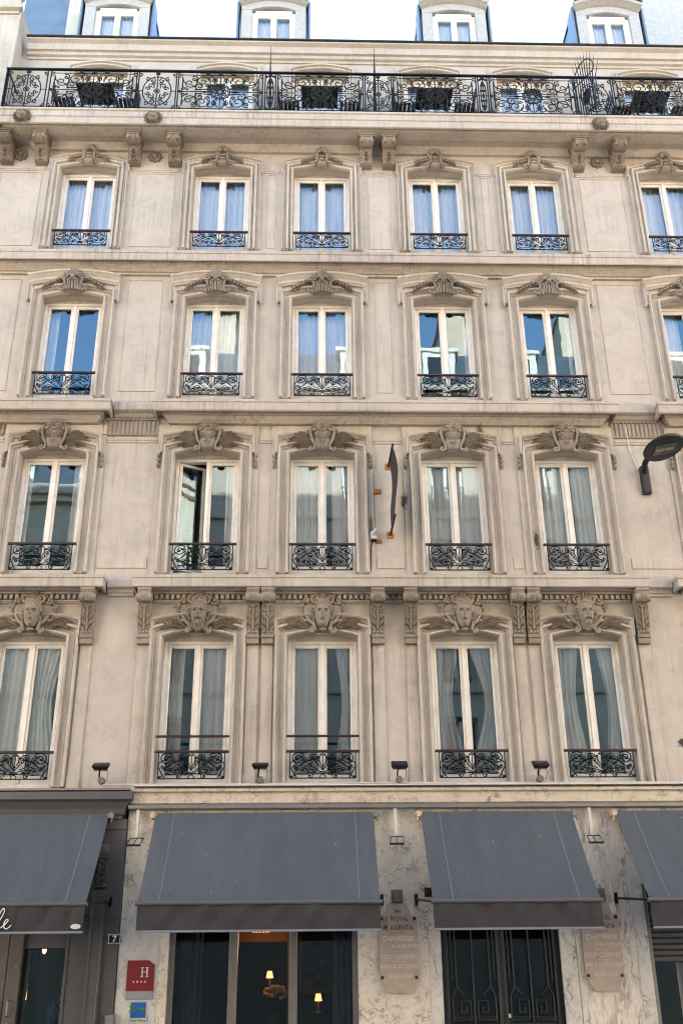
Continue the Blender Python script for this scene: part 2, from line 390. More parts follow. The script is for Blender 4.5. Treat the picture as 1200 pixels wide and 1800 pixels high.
def text_mesh(mb, body, x, z, size, y, depth=.004, align='CENTER', bold=0.0, shear=0.0, wid=1.0):
    cu = bpy.data.curves.new('lettering', 'FONT'); cu.body = body; cu.size = size; cu.align_x = align; cu.offset = bold; cu.shear = shear
    cu.extrude = depth / 2; cu.resolution_u = 3
    o = bpy.data.objects.new('lettering', cu); COL.objects.link(o)
    bpy.context.view_layer.update()
    dg = bpy.context.evaluated_depsgraph_get(); me = o.evaluated_get(dg).to_mesh()
    mb.add([(x + v.co.x * wid, y - v.co.z, z + v.co.y) for v in me.vertices], [tuple(p.vertices) for p in me.polygons])
    o.evaluated_get(dg).to_mesh_clear(); bpy.data.objects.remove(o); bpy.data.curves.remove(cu)
def spiral(cx_, cz_, r0, r1, a0, a1, n=16):
    return [(cx_ + (r0 + (r1 - r0) * i / n) * math.cos(R(a0 + (a1 - a0) * i / n)), cz_ + (r0 + (r1 - r0) * i / n) * math.sin(R(a0 + (a1 - a0) * i / n))) for i in range(n + 1)]
def smooth2(pts, n=5):                                # Catmull-Rom through 2-D points
    out = []
    for i in range(len(pts) - 1):
        p0, p1, p2, p3 = pts[max(i - 1, 0)], pts[i], pts[i + 1], pts[min(i + 2, len(pts) - 1)]
        for k in range(n):
            t = k / n
            out.append(tuple(.5 * ((2 * p1[d]) + (-p0[d] + p2[d]) * t + (2 * p0[d] - 5 * p1[d] + 4 * p2[d] - p3[d]) * t * t + (-p0[d] + 3 * p1[d] - 3 * p2[d] + p3[d]) * t ** 3) for d in (0, 1)))
    out.append(pts[-1]); return out

# ------------------------------------------------------------------ ground
g = MB(); g.box(-120, 120, -140, 140, -.4, -.13); structure(g.build('ground', 'asphalt'))
g = MB(); g.box(-60, 60, -13.6, -3.2, -.129, 0 - .12); structure(g.build('road', 'asphalt'))
g = MB(); g.box(-60, 60, -3.0, -.0, -.13, .0); structure(g.build('pavement', 'pave'))
g = MB(); g.box(-60, 60, -17.0, -13.8, -.13, .0); structure(g.build('opposite_pavement', 'pave'))
for a, b in ((-3.2, -3.0), (-13.8, -13.6)):
    g = MB(); g.box(-60, 60, a, b, -.13, .004); structure(g.build('kerb', 'pave'))

# ------------------------------------------------------------------ the hotel
CX = [-4.24, -1.72, .17, 2.34, 4.23, 6.79, -6.92, 9.25]      # columns of windows in the picture
HW = .535
ROW = {2: dict(bot=4.25, spr=6.49, apx=6.575, rail=4.735, rb=4.35, sw=.195, z0=4.17, z1=7.40),
       3: dict(bot=7.53, spr=9.64, apx=9.73, rail=8.01, rb=7.57, sw=.20, z0=7.40, z1=10.60),
       4: dict(bot=10.73, spr=12.78, apx=12.86, rail=11.19, rb=10.76, sw=.20, z0=10.60, z1=13.75),
       5: dict(bot=13.88, spr=15.79, apx=15.87, rail=14.265, rb=13.93, sw=.13, z0=13.75, z1=16.45),
       6: dict(bot=16.70, spr=18.36, apx=18.46, rail=0, rb=0, sw=.12, z0=16.45, z1=19.0)}
LEVELS = {2: 'first', 3: 'second', 4: 'third', 5: 'fourth', 6: 'attic'}
hotel = thing('hotel_building', 'tall beige stone hotel with carved window surrounds, iron railings and five rows of windows', 'building')
def arc(cx, hw, spr, apx, n=10):
    return [(cx - hw + 2 * hw * i / n, spr + (apx - spr) * (1 - (2 * i / n - 1) ** 2)) for i in range(n + 1)]
WX0, WX1, TH = -13.0, 12.0, .35  # row ends short, out of view, so sun reaches the walls opposite
w = MB()
for r, d in ROW.items():
    edges = [WX0] + [e for c in sorted(CX) for e in (c - HW, c + HW)] + [WX1]
    for i in range(0, len(edges), 2): w.box(edges[i], edges[i + 1], 0, TH, d['z0'], d['z1'])
    for c in CX:
        a = arc(c, HW, d['spr'], d['apx'])
        w.prism([(c - HW, d['z1'])] + a + [(c + HW, d['z1'])], 0, TH)
        w.box(c - HW, c + HW, 0, TH, d['z0'], d['bot'])
w.build('wall', 'wall', hotel)
w = MB()                                             # side and rear walls, floors
w.box(WX0, WX0 + .3, TH + .002, 9, 0, 19.0); w.box(WX1 - .3, WX1, TH + .002, 9, 0, 19.0); w.box(WX0 + .302, WX1 - .302, 8.7, 9, 0, 19.0)
w.build('rear_wall', 'interior', hotel)
for z in (4.12, 7.3, 10.5, 13.7, 16.45, 18.9):
    w = MB(); w.box(WX0 + .31, WX1 - .31, TH + .003, 8.69, z - .15, z); w.build('floor_slab', 'interior', hotel)
w = MB()
for i, xx in enumerate([-2.95, -.78, 1.25, 3.28, 5.5]): w.box(xx - .06, xx + .06, TH + .004, 8.68, 4.13, 18.7)
w.box(WX0 + .35, WX1 - .35, 4.6, 4.7, 4.13, 18.7)
w.build('partition_wall', 'interior', hotel)
# roof
w = MB(); w.prismx([(.35, 19.02), (6.2, 23.0), (9.2, 19.02)], WX0, WX1); w.build('roof', 'zinc', hotel)

# --- string courses, ledges and cornices
L3P = [(.0, 7.50), (.03, 7.47), (.30, 7.40), (.345, 7.385), (.345, 7.34), (.33, 7.33), (.33, 7.205), (.31, 7.19), (.295, 7.19), (.29, 7.25), (.20, 7.25), (.195, 7.19), (.10, 7.19), (.10, 7.165), (.0, 7.16)]
L3R = [(.0, 7.48), (.10, 7.41), (.12, 7.39), (.12, 7.27), (.06, 7.25), (.05, 7.20), (.03, 7.19), (.03, 7.15), (.0, 7.14)]
L4P = [(.0, 10.70), (.03, 10.66), (.30, 10.54), (.345, 10.52), (.345, 10.47), (.33, 10.46), (.33, 10.325), (.31, 10.305), (.295, 10.305), (.29, 10.375), (.20, 10.375), (.195, 10.305), (.16, 10.305), (.15, 10.27), (.11, 10.24), (.09, 10.20), (.0, 10.195)]
L4R = [(.0, 10.68), (.12, 10.58), (.16, 10.56), (.16, 10.42), (.14, 10.40), (.08, 10.39), (.06, 10.35), (.03, 10.33), (.0, 10.325)]
L5P = [(.0, 13.82), (.03, 13.79), (.26, 13.66), (.30, 13.64), (.30, 13.585), (.285, 13.575), (.285, 13.445), (.27, 13.43), (.26, 13.50), (.185, 13.50), (.18, 13.43), (.17, 13.43), (.17, 13.40), (.12, 13.37), (.08, 13.33), (.05, 13.33), (.05, 13.29), (.0, 13.285)]
def ledge(x0, x1, prof, l=False, r=False, mat='fascia'):
    m = MB(); m.cornice(x0, x1, prof, l, r); return m.build('ledge', mat, hotel, True)
ledge(WX0, -3.50, L3P, False, True); ledge(-2.40, 4.90, L3P, True, True); ledge(-3.15, -2.75, L3R); ledge(5.25, 5.65, L3R)
ledge(6.0, WX1, L3P, True, False)
ledge(WX0, -3.66, L4P, False, True); ledge(-2.29, 4.80, L4P, True, True); ledge(-3.31, -2.64, L4R); ledge(5.15, 5.80, L4R); ledge(6.14, WX1, L4P, True, False)
ledge(WX0, WX1, L5P)
# balcony slab and the cornice above
BP = [(.0, 16.72), (.64, 16.685), (.665, 16.675), (.665, 16.635), (.64, 16.62), (.64, 16.50), (.62, 16.485), (.62, 16.345), (.60, 16.33), (.585, 16.33), (.58, 16.37), (.54, 16.37), (.535, 16.33), (.30, 16.33), (.29, 16.355), (.13, 16.36), (.12, 16.32), (.08, 16.27), (.06, 16.23), (.0, 16.225)]
m = MB(); m.cornice(-5.95 + .665, WX1, BP, True, False); slab = m.build('balcony_slab', 'trim', hotel, True)
UP = [(.0, 19.05), (.22, 19.03), (.24, 19.02), (.24, 18.985), (.17, 18.94), (.15, 18.86), (.15, 18.80), (.10, 18.785), (.09, 18.72), (.04, 18.70), (.03, 18.655), (.0, 18.65)]
m = MB(); m.cornice(-5.75, WX1, UP); m.build('roof_cornice', 'wall', hotel, True)  # wall stone instead of trim, brightening in place of reflected light
m = MB(); m.cornice(-5.75, WX1, [(.0, 19.075), (.27, 19.062), (.28, 19.055), (.28, 19.034), (.0, 19.034)]); m.build('gutter', 'lead', hotel)

# --- flat relief: bay slabs, panels, string courses
for c in CX:
    t = MB()
    z0, z1 = 7.505, 10.19
    for sx in (-1, 1):
        a, b = c + sx * .73, c + sx * .835
        t.bbox(min(a, b), max(a, b), -.03, .01, z0, z1)
    t.bbox(c - .73, c + .73, -.03, .01, 10.03, z1)
    t.build('bay_slab', 'trim', hotel)
gaps = [(-6.05, -5.09), (-3.39, -2.57), (-.87, -.68), (1.02, 1.49), (3.19, 3.38), (5.08, 5.94)]
for a, b in gaps:                                     # second-floor strings
    t = MB()
    t.cornice(a, b, [(.0, 9.945), (.035, 9.93), (.035, 9.905), (.02, 9.895), (.02, 9.87), (.01, 9.86), (0, 9.855)])
    t.build('string_course', 'trim', hotel)
    t = MB(); t.bbox(a + .02, b - .02, -.018, .01, 7.62, 7.80); t.build('wall_plinth', 'trim', hotel)
fp = []
for a, b in ((-6.03, -5.12), (-3.475, -2.56), (5.06, 5.99)):   # fluted friezes
    m = MB(); n = int((b - a) / .068)
    for k in range(n + 1): x = a + (b - a) * k / n; m.bbox(x - .011, x + .011, -.03, .01, 10.02, 10.29, .006)
    m.bbox(a, b, -.03, .01, 10.285, 10.318); m.bbox(a, b, -.03, .01, 9.99, 10.022)
    m.build('fluted_frieze', 'carved', hotel)
def panel(t, x0, x1, z0, z1, w_=.022, p=.014):
    t.sweep([(x0, z0), (x0, z1), (x1, z1), (x1, z0)], [(0, .002), (0, -p), (-w_ * .6, -p), (-w_, .002)], True)
for a, b in [(-5.9, -5.12), (-3.36, -2.60), (-.86, -.69), (1.04, 1.47), (3.21, 3.36), (5.10, 5.92)]:
    t = MB(); panel(t, a, b, 13.95, 15.70); t.build('wall_panel', 'trim', hotel); t = MB()
    t.cornice(a - .05, b + .05, [(.0, 15.80), (.03, 15.79), (.03, 15.765), (.015, 15.755), (.015, 15.735), (0, 15.73)]); t.build('string_course', 'trim', hotel)
for a, b in [(-5.9, -5.2), (-3.30, -2.68), (-.80, -.74), (1.12, 1.40), (3.28, 3.30), (5.15, 5.86)]:
    if b - a > .15: t = MB(); panel(t, a, b, 10.86, 13.20); t.build('wall_panel', 'trim', hotel)
# first-floor pilasters and consoles
CONS = [-5.02, -3.40, -2.54, -.89, -.665, 1.015, 1.52, 3.175, 3.41, 5.10]
for k, x in enumerate(CONS):
    m = MB(); m.bbox(x - .092, x + .092, -.034, .01, 4.22, 6.362, .012)
    m.bbox(x - .098, x + .098, -.046, .005, 4.22, 4.42, .01)
    m.build('pilaster', 'trim', hotel)
def console_low():
    m = MB(); hw = .092
    prof = [(0.01, 7.14), (-.30, 7.14), (-.315, 7.10), (-.31, 7.04), (-.275, 6.985), (-.225, 6.975), (-.19, 6.99), (-.17, 6.95), (-.165, 6.88), (-.135, 6.76), (-.11, 6.66), (-.105, 6.58), (-.125, 6.54), (-.12, 6.51), (.01, 6.51)]
    m.prismx(prof, -hw, hw)
    m.bbox(-.104, .104, -.33, .01, 7.14, 7.19, .008); m.bbox(-.10, .10, -.318, .01, 7.112, 7.14, .006)
    m.bbox(-.10, .10, -.12, .01, 6.45, 6.508, .01); m.bbox(-.094, .094, -.10, .01, 6.36, 6.45, .01)
    for sx in (-1, 1):
        m.lathe((sx * .085, -.245, 7.05), [(.075, -.028), (.075, .028)], 14, 'x'); m.lathe((sx * .09, -.245, 7.05), [(.045, -.032), (.045, .032)], 12, 'x'); m.lathe((sx * .092, -.245, 7.05), [(.018, -.036), (.018, .036)], 8, 'x')
        for i in range(4):
            z = 6.92 - i * .10; yy = -.165 + i * .018
            m.leaf((sx * .02, z - .08), (sx * .10, z + .03), .028, yy, .035)
        m.tube([(sx * .095, -.17, 6.95), (sx * .092, -.135, 6.76), (sx * .095, -.11, 6.6)], .012, 5)
    for i in range(5): m.ell((0, -.315 + abs(i - 2) * .006, 7.105 - i * .028), (.017, .014, .014), 6, 4)
    m.tube([(0, -.18, 6.95), (0, -.15, 6.76), (0, -.12, 6.58)], [.022, .016, .02], 6)
    m.ell((0, -.18, 6.93), (.05, .03, .025), 8, 4)
    for i in (-1, 0, 1): m.ell((i * .05, -.12, 6.545), (.03, .025, .028), 6, 4)
    return m
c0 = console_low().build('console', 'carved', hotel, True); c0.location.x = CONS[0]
for x in CONS[1:]: dup(c0, hotel, x - CONS[0])
for a, b in [(-4.91, -3.51), (-2.43, -1.0), (-.555, .905), (1.125, 1.41), (1.63, 3.065), (3.52, 4.99)]:
    m = MB(); n = int((b - a) / .083)
    for k in range(n): x = a + (b - a) * (k + .5) / n; m.box(x - .024, x + .024, -.095, .005, 7.085, 7.15)
    m.box(a, b, -.02, .006, 7.082, 7.158); m.bbox(a, b, -.05, .007, 7.05, 7.08); m.bbox(a, b, -.03, .008, 7.03, 7.049)
    m.build('dentil_band', 'trim', hotel)
# upper consoles under the balcony
def console_high():
    m = MB()
    prof = [(.01, 16.29), (-.43, 16.29), (-.455, 16.25), (-.45, 16.19), (-.40, 16.14), (-.33, 16.125), (-.27, 16.14), (-.22, 16.10), (-.19, 16.02), (-.16, 15.93), (-.17, 15.89), (-.14, 15.86), (.01, 15.86)]
    m.prismx(prof, -.115, .115)
    m.bbox(-.16, .16, -.49, .01, 16.292, 16.335, .008); m.bbox(-.14, .14, -.47, .01, 16.262, 16.292, .008)
    for sx in (-1, 1):
        m.lathe((sx * .10, -.37, 16.205), [(.07, -.028), (.07, .028)], 14, 'x'); m.lathe((sx * .105, -.37, 16.205), [(.035, -.032), (.035, .032)], 10, 'x')
        m.bbox(sx * .085 - .018, sx * .085 + .018, -.47, -.40, 16.14, 16.262, .006)
        for i in range(3):
            z = 16.08 - i * .07; m.leaf((sx * .01, z - .06), (sx * .10, z + .03), .03, -.235 + i * .03, .04)
    m.ell((0, -.24, 16.10), (.06, .035, .03), 8, 4)
    for i in range(3): m.tube([(-.05 + i * .05, -.45, 16.25), (-.05 + i * .05, -.455, 16.19), (-.05 + i * .05, -.40, 16.135)], .012, 5)
    for i in (-1, 0, 1): m.ell((i * .06, -.165, 15.895), (.035, .03, .035), 6, 4)
    return m
TC = [-5.80, -5.14, -3.39, -2.63, 1.015, 1.445, 5.10, 5.87]
c1 = console_high().build('balcony_console', 'carved', hotel, True); c1.location.x = TC[0]
for x in TC[1:]: dup(c1, hotel, x - TC[0])
m = MB()
for k in range(8):
    a = 2 * math.pi * k / 8; m.leaf((.03 * math.cos(a), .03 * math.sin(a)), (.135 * math.cos(a), .135 * math.sin(a)), .05, 0, .05)
m.ell((0, -.04, 0), (.045, .04, .045), 8, 5)
r0 = m.build('rosette', 'carved', hotel, True, (-5.56, -.002, 16.10))
for x in (-3.02, 5.50): dup(r0, hotel, x + 5.56)
m = MB()                                              # lion mask on the balcony edge
m.ell((0, -.05, 0), (.10, .09, .11), 10, 7); m.ell((0, -.12, -.05), (.055, .06, .05), 8, 5); m.ell((0, -.17, -.03), (.025, .02, .02), 6, 4)
for sx in (-1, 1):
    m.ell((sx * .04, -.115, .03), (.02, .02, .015), 6, 4); m.tube([(sx * .075, -.10, .06), (sx * .04, -.135, .055), (sx * .01, -.14, .03)], .014, 5); m.ell((sx * .09, -.05, .11), (.03, .03, .035), 6, 4); m.ell((sx * .03, -.15, -.055), (.03, .03, .025), 6, 4)
for k in range(14):
    a = R(-60 + 300 * k / 13); m.leaf((.08 * math.cos(a), .085 * math.sin(a)), (.17 * math.cos(a + .2), .17 * math.sin(a + .2)), .03, -.01, .05)
m.ell((0, -.11, -.115), (.03, .04, .03), 6, 4)
l0 = m.build('lion_mask', 'carved', hotel, True, (-5.43, -.63, 16.46))
for x in (-2.995, 5.45): dup(l0, hotel, x + 5.43)

# --- window surrounds
def surround(r, c):
    d = ROW[r]; hw = HW; w_ = d['sw']
    m = MB()
    path = [(-hw, d['bot'])] + arc(0, hw, d['spr'], d['apx']) + [(hw, d['bot'])]
    e = .03 if r == 3 else 0.0
    m.sweep(path, [(-.0, .02), (0, -.055), (.018, -.080), (.042, -.080), (.048, -.062), (.050, -.022), (.056, -.020), (w_ - .080, -.020), (w_ - .075, -.050), (w_ - .062, -.055), (w_ - .060, -.042), (w_ - .036, -.098), (w_ - .008, -.102), (w_, -.085), (w_, .01)])
    if r == 5:                                        # outer eared band
        o = .755; zz, za = 15.985, 16.13
        m.sweep([(-o + .02, d['bot'])] + [(-o + .02, 15.70), (-o, 15.70)] + arc(0, o, zz, za, 10) + [(o, 15.70), (o - .02, 15.70), (o - .02, d['bot'])], [(-.075, .01), (-.075, -.03), (-.055, -.055), (-.03, -.06), (-.028, -.048), (-.012, -.085), (.0, -.088), (.006, -.07), (.006, .01)])
    if r in (2, 3):                                # eared outer moulding over the head
        k = .09 if r == 2 else .10
        o = hw + w_ + (.0 if r == 2 else .03)
        zz = d['spr'] + (.27 if r == 2 else .33 if r == 3 else .17); za = zz + (.09 if r != 5 else .10)
        zl = d['spr'] - (.0 if r == 2 else .0)
        pa = [(-o, zl)] + arc(0, o, zz, za, 10) + [(o, zl)]
        m.sweep(pa, [(-.075, .01), (-.075, -.045), (-.062, -.062), (-.052, -.060), (-.050, -.046), (-.03, -.088), (-.012, -.118), (.004, -.124), (.010, -.105), (.010, .01)])
        # field between
        ia = arc(0, o - .06, zz - .06, za - .06, 10)
        m.prism(ia + [(hw + w_ - .01, d['spr'] + .03)] + [(x, z + w_ - .03) for x, z in reversed(arc(0, hw, d['spr'], d['apx']))] + [(-hw - w_ + .01, d['spr'] + .03)], -.028, .008)
    if r == 4:                                        # segmental hood on drops
        o = .80; z0, za = 13.12, 13.225
        pa = arc(0, o, z0, za, 14)
        m.sweep(pa, [(-.10, .01), (-.10, -.07), (-.07, -.085), (-.06, -.10), (-.02, -.105), (0, -.13), (.04, -.15), (.05, -.17), (.085, -.175), (.095, -.16), (.10, -.05), (.10, .01)])
        for sx in (-1, 1):
            m.bbox(sx * .765 - .04, sx * .765 + .04, -.06, .008, 12.72, 13.12, .01)
            m.bbox(sx * .80 - .015, sx * .80 + .015, -.09, .008, 12.70, 13.09, .01)
            m.ell((sx * .80, -.07, 12.675), (.022, .03, .025), 6, 4)
        m.prism([(-.74, 12.9)] + [(x, z + w_ - .02) for x, z in arc(0, hw, d['spr'], d['apx'])] + [(.74, 12.9)] + list(reversed(arc(0, .76, z0 - .06, za - .06, 10))), -.03, .007)
    if r == 6:
        pa = [(-.70, 16.72)] + arc(0, .70, 18.56, 18.62, 8) + [(.70, 16.72)]
        m.sweep(pa, [(-.05, .01), (-.05, -.012), (-.02, -.022), (0, -.022), (.01, .01)])
    o = m.build('window_surround', 'trim', hotel, True); o.location.x = c
    return o
SUR = {}
for r in ROW:
    SUR[r] = [surround(r, CX[0])]
    for c in CX[1:]: SUR[r].append(dup(SUR[r][0], hotel, c - CX[0]))

# --- carved crests (children of their surrounds)
def crest5():
    m = MB(); z = 15.83
    m.dome([(-.085, z + .27), (-.09, z + .12), (-.13, z + .03), (-.09, z - .01), (.09, z - .01), (.13, z + .03), (.09, z + .12), (.085, z + .27)], -.06, .09)
    m.bbox(-.045, .045, -.17, -.08, z + .08, z + .105, .006); m.bbox(-.05, .05, -.175, -.08, z + .15, z + .175, .006)
    m.shell((0, z + .33), .105, 9, -.07, .07, -25, 205)
    for s in (-1, 1):
        m.tube([(s * .075, -.12, z + .28), (s * .10, -.14, z + .20), (s * .085, -.14, z + .12), (s * .13, -.13, z + .04)], [.014, .02, .02, .018], 6)
        m.volute((s * .12, z + .28), .045, 1.1, s, R(90), -.11, .018); m.volute((s * .145, z + .03), .04, 1.1, -s, R(90), -.11, .018)
        for k in range(4):
            x = .19 + k * .055; zz = z + .17 - k * .018
            m.leaf((s * (x - .05), zz), (s * (x + .04), zz + .05), .026, -.06, .05); m.leaf((s * (x - .05), zz), (s * (x + .045), zz - .035), .024, -.06, .045); m.ell((s * x, -.105, zz), (.024, .024, .022), 6, 4)
    return m
def crest4():
    m = MB(); z = 12.85
    m.dome([(-.15, z + .27), (-.14, z + .15), (-.21, z + .03), (-.14, z - .01), (.14, z - .01), (.21, z + .03), (.14, z + .15), (.15, z + .27)], -.06, .10)
    for k in range(7): m.tube([((k - 3) * .050, -.15 + abs(k - 3) * .012, z + .24), ((k - 3) * .040, -.18 + abs(k - 3) * .014, z + .12), ((k - 3) * .058, -.15 + abs(k - 3) * .014, z + .005)], [.014, .018, .021], 6)
    m.shell((0, z + .33), .12, 9, -.09, .07, -20, 200); m.ell((0, -.19, z + .25), (.05, .03, .035), 8, 5)
    for k in (-1, 0, 1): m.ell((k * .045, -.20, z + .20 - .02 * abs(k)), (.02, .02, .022), 6, 4)
    for s in (-1, 1):
        m.volute((s * .17, z + .30), .068, 1.4, s, R(90), -.13, .022); m.volute((s * .205, z + .05), .05, 1.2, -s, R(90), -.12, .020)
        m.tube([(s * .16, -.14, z + .23), (s * .14, -.15, z + .14), (s * .20, -.14, z + .07)], [.018, .022, .018], 6)
        for k in range(5):
            x = .27 + k * .058; zz = z + .25 - k * .034
            m.leaf((s * (x - .06), zz), (s * (x + .045), zz + .05), .030, -.06, .06); m.leaf((s * (x - .06), zz), (s * (x + .05), zz - .04), .028, -.06, .05); m.ell((s * x, -.115, zz), (.027, .027, .025), 6, 4)
    return m
def crest3():
    m = MB(); z = 9.69
    m.dome([(-.13, z + .28), (-.17, z + .14), (-.11, z - .02), (.11, z - .02), (.17, z + .14), (.13, z + .28)], -.06, .12)
    m.shell((0, z + .39), .115, 9, -.13, .08, -25, 205); m.shell((0, z + .31), .13, 9, -.14, .055, 200, 340)
    for k in range(3): m.ell(((k - 1) * .03, -.20, z + .09 + abs(k - 1) * .03), (.017, .02, .019), 6, 4)
    for s in (-1, 1):
        m.tube([(s * .13, -.13, z + .46), (s * .18, -.15, z + .40), (s * .20, -.15, z + .30), (s * .17, -.14, z + .17), (s * .12, -.13, z + .07), (s * .14, -.13, z - .02)], [.016, .024, .024, .024, .022, .026], 6)
        m.volute((s * .25, z + .32), .055, 1.3, s, R(90), -.11, .020); m.volute((s * .18, z + .0), .045, 1.2, -s, R(60), -.13, .020)
        for k, (bx, bz, tx, tz, bd, w_) in enumerate([(.16, .06, .58, .14, .09, .045), (.17, .09, .55, .21, .07, .040), (.18, .13, .46, .29, .05, .040), (.15, .04, .50, .08, .07, .036), (.15, .02, .40, .03, .06, .032), (.24, .20, .40, .33, .03, .04)]):
            m.leaf((s * bx, z + bz), (s * tx, z + tz), w_, -.06 - .008 * (k % 3), .075, s * bd, 8)
        for k in range(3): m.volute((s * (.40 + k * .085), z + .28 - k * .05), .035, 1.1, s, R(180), -.09, .014)
    return m
def face(m, z, man):
    W, Hh, Dp = .128, .198, .15
    gs = lambda u, v, a, b, su, sv: math.exp(-((u - a) / su) ** 2 - ((v - b) / sv) ** 2)
    def fn(i, j):
        u, v = -1 + 2 * i, -1 + 2 * j
        uu = abs(u); base = max(0, 1 - (uu * (1.0 + .16 * max(0, -v))) ** 2.3 - abs(v) ** 3 * .8) ** .5
        h = base
        h += .42 * gs(uu, v, 0, .0, .17, .20) + .22 * gs(uu, v, 0, .25, .11, .22)          # nose
        h += .20 * gs(uu, v, .36, .36, .30, .08) - .34 * gs(uu, v, .36, .19, .19, .10) + .17 * gs(uu, v, .36, .18, .10, .055)
        h += .14 * gs(uu, v, .52, -.12, .22, .2)
        h += .20 * gs(uu, v, 0, -.38, .28, .05) + .20 * gs(uu, v, 0, -.54, .24, .06) - (.50 if man else .22) * gs(uu, v, 0, -.46, .24, .035 if not man else .05)
        h += .20 * gs(uu, v, 0, -.80, .25, .13)
        if man:
            h += .12 * gs(uu, v, .35, -.35, .25, .10) + .15 * gs(uu, v, .0, -.9, .6, .25) * (1 + .6 * math.sin(u * 22)) + .10 * gs(uu, v, .22, .42, .2, .07)
        return (u * W * (1 - .12 * max(0, -v)), -.10 - Dp * h, z + v * Hh)
    m.grid(fn, 26, 34)
def crest2(man, seed):
    m = MB(); z = 6.54; rnd = random.Random(seed)
    out = [(-.16, z + .58), (-.26, z + .50), (-.33, z + .40), (-.31, z + .26), (-.25, z + .14), (-.13, z + .03), (-.10, z - .02), (.10, z - .02), (.13, z + .03), (.25, z + .14), (.31, z + .26), (.33, z + .40), (.26, z + .50), (.16, z + .58)]
    m.dome(out, -.05, .07, 5, z + .28)
    m.sweep(out, [(-.012, -.05), (-.018, -.085), (0, -.10), (.016, -.08), (.018, -.02)], True)
    fz = z + .265; face(m, fz, man)
    for s in (-1, 1):                                 # hair locks
        for k in range(7):
            a = R(8 + k * 20); x0, z0 = .125 * math.cos(a), fz + .05 + .165 * math.sin(a)
            m.volute((s * x0, z0), .038 + .008 * rnd.random(), 1.1, s, R(rnd.uniform(0, 180)), -.16, .017)
        for k in range(5):
            zz = fz + .06 - k * .065; m.tube([(s * .125, -.12, zz + .05), (s * (.165 + .012 * (k % 2) - .012 * k), -.14, zz), (s * (.125 - .008 * k), -.12, zz - .055)], [.014, .024, .012], 6)
        m.volute((s * .10, z + .53), .075, 1.3, s, R(250), -.13, .026, [(s * .03, z + .60)]); m.volute((s * .235, z + .50), .055, 1.2, s, R(200), -.10, .024)
        m.volute((s * .33, z + .42), .04, 1.1, s, R(200), -.08, .02); m.volute((s * .15, z + .02), .045, 1.1, -s, R(60), -.12, .024)
        m.tube([(s * .27, -.10, z + .30), (s * .20, -.13, z + .17), (s * .13, -.14, z + .12), (s * .11, -.13, z + .02)], [.018, .028, .026, .03], 6)
        for k in range(9):                            # laurel sprays
            q = k / 8; bx, bz = .20 + .26 * q, z + .09 + .05 * math.sin(q * 3)
            m.leaf((s * bx, bz), (s * (bx + .11), bz + .095), .032, -.06, .07); m.leaf((s * bx, bz), (s * (bx + .13), bz - .03), .032, -.06, .06)
            if k % 2: m.ell((s * (bx + .04), -.10, bz + .03), (.02, .02, .02), 6, 4)
    m.leaf((0, z + .48), (0, z + .69), .055, -.12, .06); m.ell((0, -.15, z + .675), (.035, .03, .03), 8, 5); m.ell((0, -.16, z + .48), (.07, .04, .035), 8, 5)
    if man:
        for k in range(7): m.tube([((k - 3) * .026, -.19, fz - .13), ((k - 3) * .03, -.20 + .01 * abs(k - 3), fz - .19), ((k - 3) * .026 + .01, -.17, fz - .235)], [.014, .018, .008], 5)
        for s in (-1, 1): m.tube([(s * .015, -.26, fz - .055), (s * .05, -.25, fz - .075), (s * .075, -.21, fz - .12)], [.012, .016, .008], 5)
    else:
        m.tube([(-.10, -.17, fz + .13), (-.05, -.20, fz + .165), (0, -.21, fz + .17), (.05, -.20, fz + .165), (.10, -.17, fz + .13)], .02, 6)
    m.ell((0, -.14, z + .03), (.06, .05, .03), 8, 5)
    return m
def crests(name, mk, r):
    mk.v = [(x, -.03 + (y + .03) * (1.1 if r == 3 else 1.3) if y < -.03 else y, z) for x, y, z in mk.v]
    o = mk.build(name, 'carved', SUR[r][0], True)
    for s in SUR[r][1:]:
        q = o.copy(); COL.objects.link(q); q.parent = s
crests('carved_crest', crest5(), 5); crests('carved_crest', crest4(), 4); crests('carved_crest', crest3(), 3)
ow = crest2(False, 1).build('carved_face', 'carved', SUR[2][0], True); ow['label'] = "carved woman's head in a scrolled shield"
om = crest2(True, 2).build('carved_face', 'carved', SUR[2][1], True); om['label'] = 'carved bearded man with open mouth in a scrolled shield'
for i in (2, 3, 5, 6): q = ow.copy(); COL.objects.link(q); q.parent = SUR[2][i]
for i in (4, 7): q = om.copy(); COL.objects.link(q); q.parent = SUR[2][i]
for sx in (-1, 1):                                    # small husk drops beside the second-floor windows
    m = MB(); m.tube([(sx * .80, -.03, 9.65), (sx * .80, -.035, 9.38)], .022, 6)
    for k in range(3): m.ell((sx * .80, -.065, 9.60 - k * .085), (.030, .035, .042), 6, 5)
    h0 = m.build('husk_drop', 'carved', SUR[3][0], True)
    for s in SUR[3][1:]:
        q = h0.copy(); COL.objects.link(q); q.parent = s

